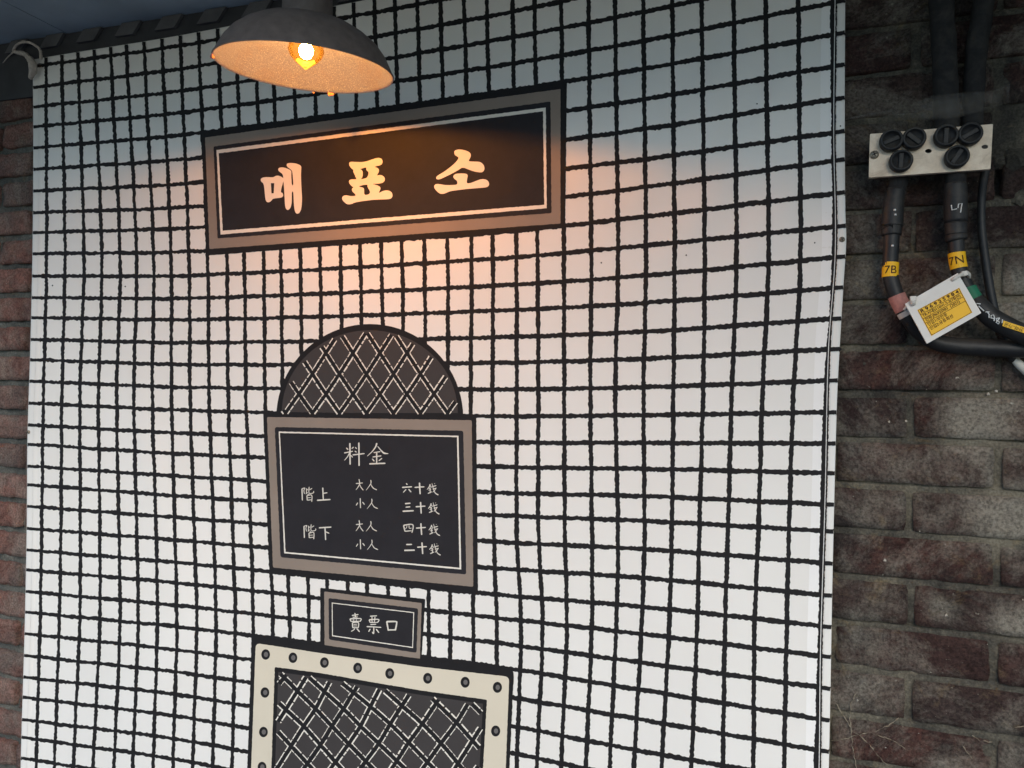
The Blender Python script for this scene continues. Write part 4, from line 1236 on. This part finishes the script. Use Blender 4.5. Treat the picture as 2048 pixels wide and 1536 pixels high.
sleeve_text('7N', at(1914.8, 522, YN) - ax8 * .0005, ax8, side8, .0112, .0165, M['label_print'], slv, roll=-.3)
cable_band('tape_band', [at(1936, 578, YN), at(1943, 591, YN - .002), at(1950, 601, YN - .003)], 0, 1, .0115, M['tape_green'], cn)
# handwriting in white marker on boot and cable
def mark(pts, Y, w, parent, name='handwriting'):
    parts = []
    for st in pts:
        P = [at(x, y, Y) for x, y in st]
        mesh_obj(name, *tube(P, w, 6, 1), M['marker_white'], parent)
mark([[(1902.5, 410), (1904, 420), (1914, 417.5)], [(1916, 416), (1917, 408), (1924, 407), (1921, 425)]], YN - .0155, .0008, cn)
mark([[(1953, 607), (1961, 608)], [(1957, 612), (1968, 622)], [(1971, 624), (1979, 624)], [(1975, 625), (1978, 628), (1978, 636)],
      [(1988, 637), (1982, 636), (1982, 631), (1987, 630), (1989, 635), (1988, 642)], [(1999, 636), (1992, 637), (1993, 641), (1999, 644), (1997, 648), (1992, 645), (1996, 640), (1999, 636)], [(2005, 639), (2004, 646)]], -.0645, .00075, cn)
lb = prism('cable_label', [(2007, 641), (2062, 659), (2060, 670), (2005, 652)], -.0652, -.0645, M['label_yellow'], cn)
vs, fs = text_mesh('전력-가공', .0062)
o_ = at(2028, 653.5, -.0656); dx = (at(2062, 659, -.0656) - at(2007, 641, -.0656)).normalized(); dy = Vector((-dx.z, 0, dx.x))
mesh_obj('lettering', [o_ - dx * x - dy * y for x, y in vs], fs, M['label_print'], lb)

# thin side cable
ct = empty('service_cable', at(1964, 400, -.02) + Vector((0, .02, 0)))
tag(ct, 'thin black cable running down at the right behind the tag', 'cable', 'cables below the terminal plate')
pt = [at(1972, 335, -.03), at(1967, 362, -.026), at(1963, 400, -.02), at(1963, 450, -.018), at(1968, 500, -.018), at(1976, 555, -.018), at(1985, 605, -.018), at(1996, 650, -.016), at(2008, 685, -.013), at(2022, 712, -.012), at(2030, 720, -.012)]
vs, fs = tube(pt, [.0056, .0056, .0055, .0055, .0058, .006, .0062, .0062, .006, .0058, .0056], 16, 8)
mesh_obj('cable_jacket', vs, fs, M['cable'], ct, smooth=True)
vs, fs = tube([at(2029, 718, -.012), at(2040, 730, -.013), at(2060, 748, -.014), at(2090, 772, -.014)], [.0054, .0062, .0064, .0064], 16, 6)
mesh_obj('white_end', vs, fs, M['cable_white'], ct, smooth=True)

# dusty conduits climbing the wall above the plate
for (pts, rad, lab) in (([(1893, 268, -.03), (1892, 200, -.03), (1890, 140, -.032), (1886, 60, -.03), (1880, -40, -.03), (1876, -140, -.03)], .0165, 'dusty black conduit rising straight above the terminal plate'),
                        ([(1945, 256, -.026), (1947, 190, -.026), (1952, 110, -.026), (1962, 40, -.028), (1975, -60, -.03), (1985, -140, -.03)], .014, 'dusty conduit leaning right above the terminal plate')):
    vs, fs = tube([at(*p) for p in pts], rad, 20, 8, rough=.0015)
    o = mesh_obj('wall_conduit', vs, fs, M['dusty_cable'], None, smooth=True, origin=at(*pts[0]))
    tag(o, lab, 'conduit', 'conduits above the terminal plate')

# ------------------------------------------------------------------ identification tag
TY = -.078
tag_px = [(1810, 607.5), (1915.6, 546), (1962.8, 626), (1854, 687.5)]
idt = empty('cable_tag', at(1885, 615, TY))
tag(idt, 'tilted white plastic tag with yellow printed label', 'tag')
prism('tag_plate', rounded(tag_px, 1.5, 2), TY, TY + .004, M['tag_white'], idt, holes=[oval(1904.8, 561, 3.4, 2.4), oval(1827.5, 604, 3.0, 2.2)])
lq = [(1834.5, 620), (1918.5, 575.2), (1944.9, 625), (1862.8, 672)]
lab = prism('printed_label', lq, TY - .0004, TY - .00005, M['label_yellow'], idt)
def lerp2(a, b_, t): return (a[0] + (b_[0] - a[0]) * t, a[1] + (b_[1] - a[1]) * t)
def LQ(u, v): return lerp2(lerp2(lq[0], lq[1], u), lerp2(lq[3], lq[2], u), v)
def flat_line(p, q, w, Y):
    (x0, y0), (x1, y1) = p, q; l = math.hypot(x1 - x0, y1 - y0); nx_, ny_ = -(y1 - y0) / l * w, (x1 - x0) / l * w
    return [at(x0 + nx_, y0 + ny_, Y), at(x1 + nx_, y1 + ny_, Y), at(x1 - nx_, y1 - ny_, Y), at(x0 - nx_, y0 - ny_, Y)], [(3, 2, 1, 0)]
parts = []
for p, q in (((.015, .02), (.985, .02)), ((.985, .02), (.985, .98)), ((.985, .98), (.015, .98)), ((.015, .98), (.015, .02)), ((.015, .19), (.985, .19)), ((.015, .355), (.985, .355)), ((.015, .52), (.985, .52))):
    parts.append(flat_line(LQ(*p), LQ(*q), .42, TY - .0008))
vs, fs = join(parts); mesh_obj('label_rules', vs, fs, M['label_print'], lab)
def label_text(body, u0, v, h, wmax, bold=0.0):
    vs, fs = text_mesh(body, 1.0, bold)
    xs = [x for x, y in vs]; x0, x1 = min(xs), max(xs)
    out = []
    for x, y in vs:
        u = u0 + (x - x0) / (x1 - x0) * wmax
        out.append(at(*LQ(u, v - y * h), TY - .0008))
    mesh_obj('lettering', out, fs, M['label_print'], lab)
label_text('R 9 6 9 2 S 9 8 4', .05, .105, .16, .9, .03)
label_text('TR:시내S116H1-2-3(7회선)', .04, .272, .145, .9, .012)
label_text('전원:J9692S981  (2021)', .05, .437, .145, .82, .012)
label_text('인입1:보안등', .05, .61, .145, .46, .012)
label_text('인입2:유휴회선', .05, .765, .145, .55, .012)
# cable ties through the tag holes
t1 = empty('cable_tie', at(1827, 600, TY))
tag(t1, 'white nylon tie at the left corner of the tag', 'cable tie', 'ties holding the tag')
prism('tie_head', rounded([(1820, 592), (1833.5, 591.5), (1832.5, 601.5), (1821, 602)], 1.5, 2), TY - .009, TY - .003, M['tie_white'], t1, .0008)
vs, fs = tube([at(1827, 600, TY - .005), at(1826.5, 606, TY - .004), at(1826.5, 609, TY + .006)], [.0042, .0036, .003], 10, 4); mesh_obj('tie_strap', vs, fs, M['tie_white'], t1)
vs, fs = tube([at(1827, 598, TY), at(1820, 604, TY + .02), at(1814, 612, -.05), at(1808, 620, -.047)], .0022, 8, 5); mesh_obj('tie_strap', vs, fs, M['tie_white'], t1)
t2 = empty('cable_tie', at(1928, 550, TY))
tag(t2, 'white nylon tie round the cable at the upper tag corner', 'cable tie', 'ties holding the tag')
vs, fs = tube([at(1904.5, 561, TY + .003), at(1907, 558, TY - .002), at(1914, 553.5, TY - .002), at(1925, 548, TY + .004)], .0026, 10, 5); mesh_obj('tie_strap', vs, fs, M['tie_white'], t2)
prism('tie_head', rounded([(1922.5, 543), (1934.5, 540.5), (1937, 550), (1925, 553)], 1.5, 2), -.068, -.058, M['tie_white'], t2, .0008)
vs, fs = tube([at(1932, 545, -.06), at(1937, 549, -.055), at(1938.5, 557, -.045)], [.003, .003, .002], 10, 4); mesh_obj('tie_strap', vs, fs, M['tie_white'], t2)

# ------------------------------------------------------------------ cobwebs and roots
def web_sheet(name, top, bot, lab_, n=40, k=10):
    vs, fs = [], []
    for i in range(n + 1):
        t = i / n
        q = t * (len(top) - 1); a = min(int(q), len(top) - 2); f = q - a
        T_ = [top[a][c] + (top[a + 1][c] - top[a][c]) * f for c in range(3)]
        B_ = [bot[a][c] + (bot[a + 1][c] - bot[a][c]) * f for c in range(3)]
        for j in range(k + 1):
            s = j / k
            x, y, Y = (T_[c] + (B_[c] - T_[c]) * s for c in range(3))
            Y -= .01 * math.sin(math.pi * s) + .004 * mnoise.noise(Vector((x * .03, y * .03, 2)))
            vs.append(at(x, y + 3 * mnoise.noise(Vector((x * .05, y * .05, 6))), Y))
    for i in range(n):
        for j in range(k):
            a = i * (k + 1) + j; fs.append((a, a + k + 1, a + k + 2, a + 1))
    o = mesh_obj(name, vs, fs, M['web'], None, smooth=True, origin=vs[0].copy())
    return tag(o, lab_, 'cobweb')
web_sheet('cobweb', [(1692, 236, -.006), (1760, 222, -.02), (1812, 220, -.045), (1860, 190, -.05), (1930, 186, -.05), (1985, 182, -.04), (2020, 168, -.012)],
          [(1692, 243, -.006), (1760, 229, -.03), (1806, 234, -.055), (1852, 241, -.06), (1925, 232, -.06), (1985, 216, -.04), (2018, 206, -.012)], 'grey dusty cobweb sagging just above the terminal plate')
def rootlet(paths, lab_):
    r0 = empty('creeper_root', at(*paths[0][0], -.003)); tag(r0, lab_, 'root', 'dry creeper roots on the bricks')
    for pts in paths:
        P = []
        for i in range(len(pts) - 1):
            (x0, y0), (x1, y1) = pts[i], pts[i + 1]
            n = max(2, int(math.hypot(x1 - x0, y1 - y0) / 5))
            for q in range(n):
                t = q / n
                P.append(at(x0 + (x1 - x0) * t + random.uniform(-1.3, 1.3), y0 + (y1 - y0) * t + random.uniform(-1.3, 1.3), -.0045 + random.uniform(-.0015, .0015)))
        P.append(at(*pts[-1], -.003))
        rr = [random.choice((.0001, .0003, .0005, .0007, .001)) for _ in P]
        vs, fs = tube(P, rr, 5, 2); mesh_obj('rootlet', vs, fs, M['root'], r0)
rootlet([[(1661, 1393), (1680, 1420), (1697, 1445), (1706, 1462), (1718, 1470)], [(1711, 1386), (1702, 1408), (1700, 1440), (1703, 1462), (1704, 1490), (1709, 1515), (1713, 1536)],
         [(1718, 1470), (1740, 1466), (1765, 1456), (1785, 1446), (1798, 1435)], [(1718, 1470), (1735, 1485), (1752, 1505), (1765, 1522), (1778, 1531)],
         [(1745, 1468), (1775, 1476), (1800, 1490), (1812, 1500)], [(1664, 1480), (1690, 1478), (1716, 1470)]], 'pale dry creeper roots branching beside the lower banner edge')
rootlet([[(1925, 1492), (1935, 1505), (1944, 1518)], [(1945, 1470), (1960, 1482), (1985, 1484)], [(2030, 1455), (2048, 1452)]], 'short pale creeper roots near the lower right corner')
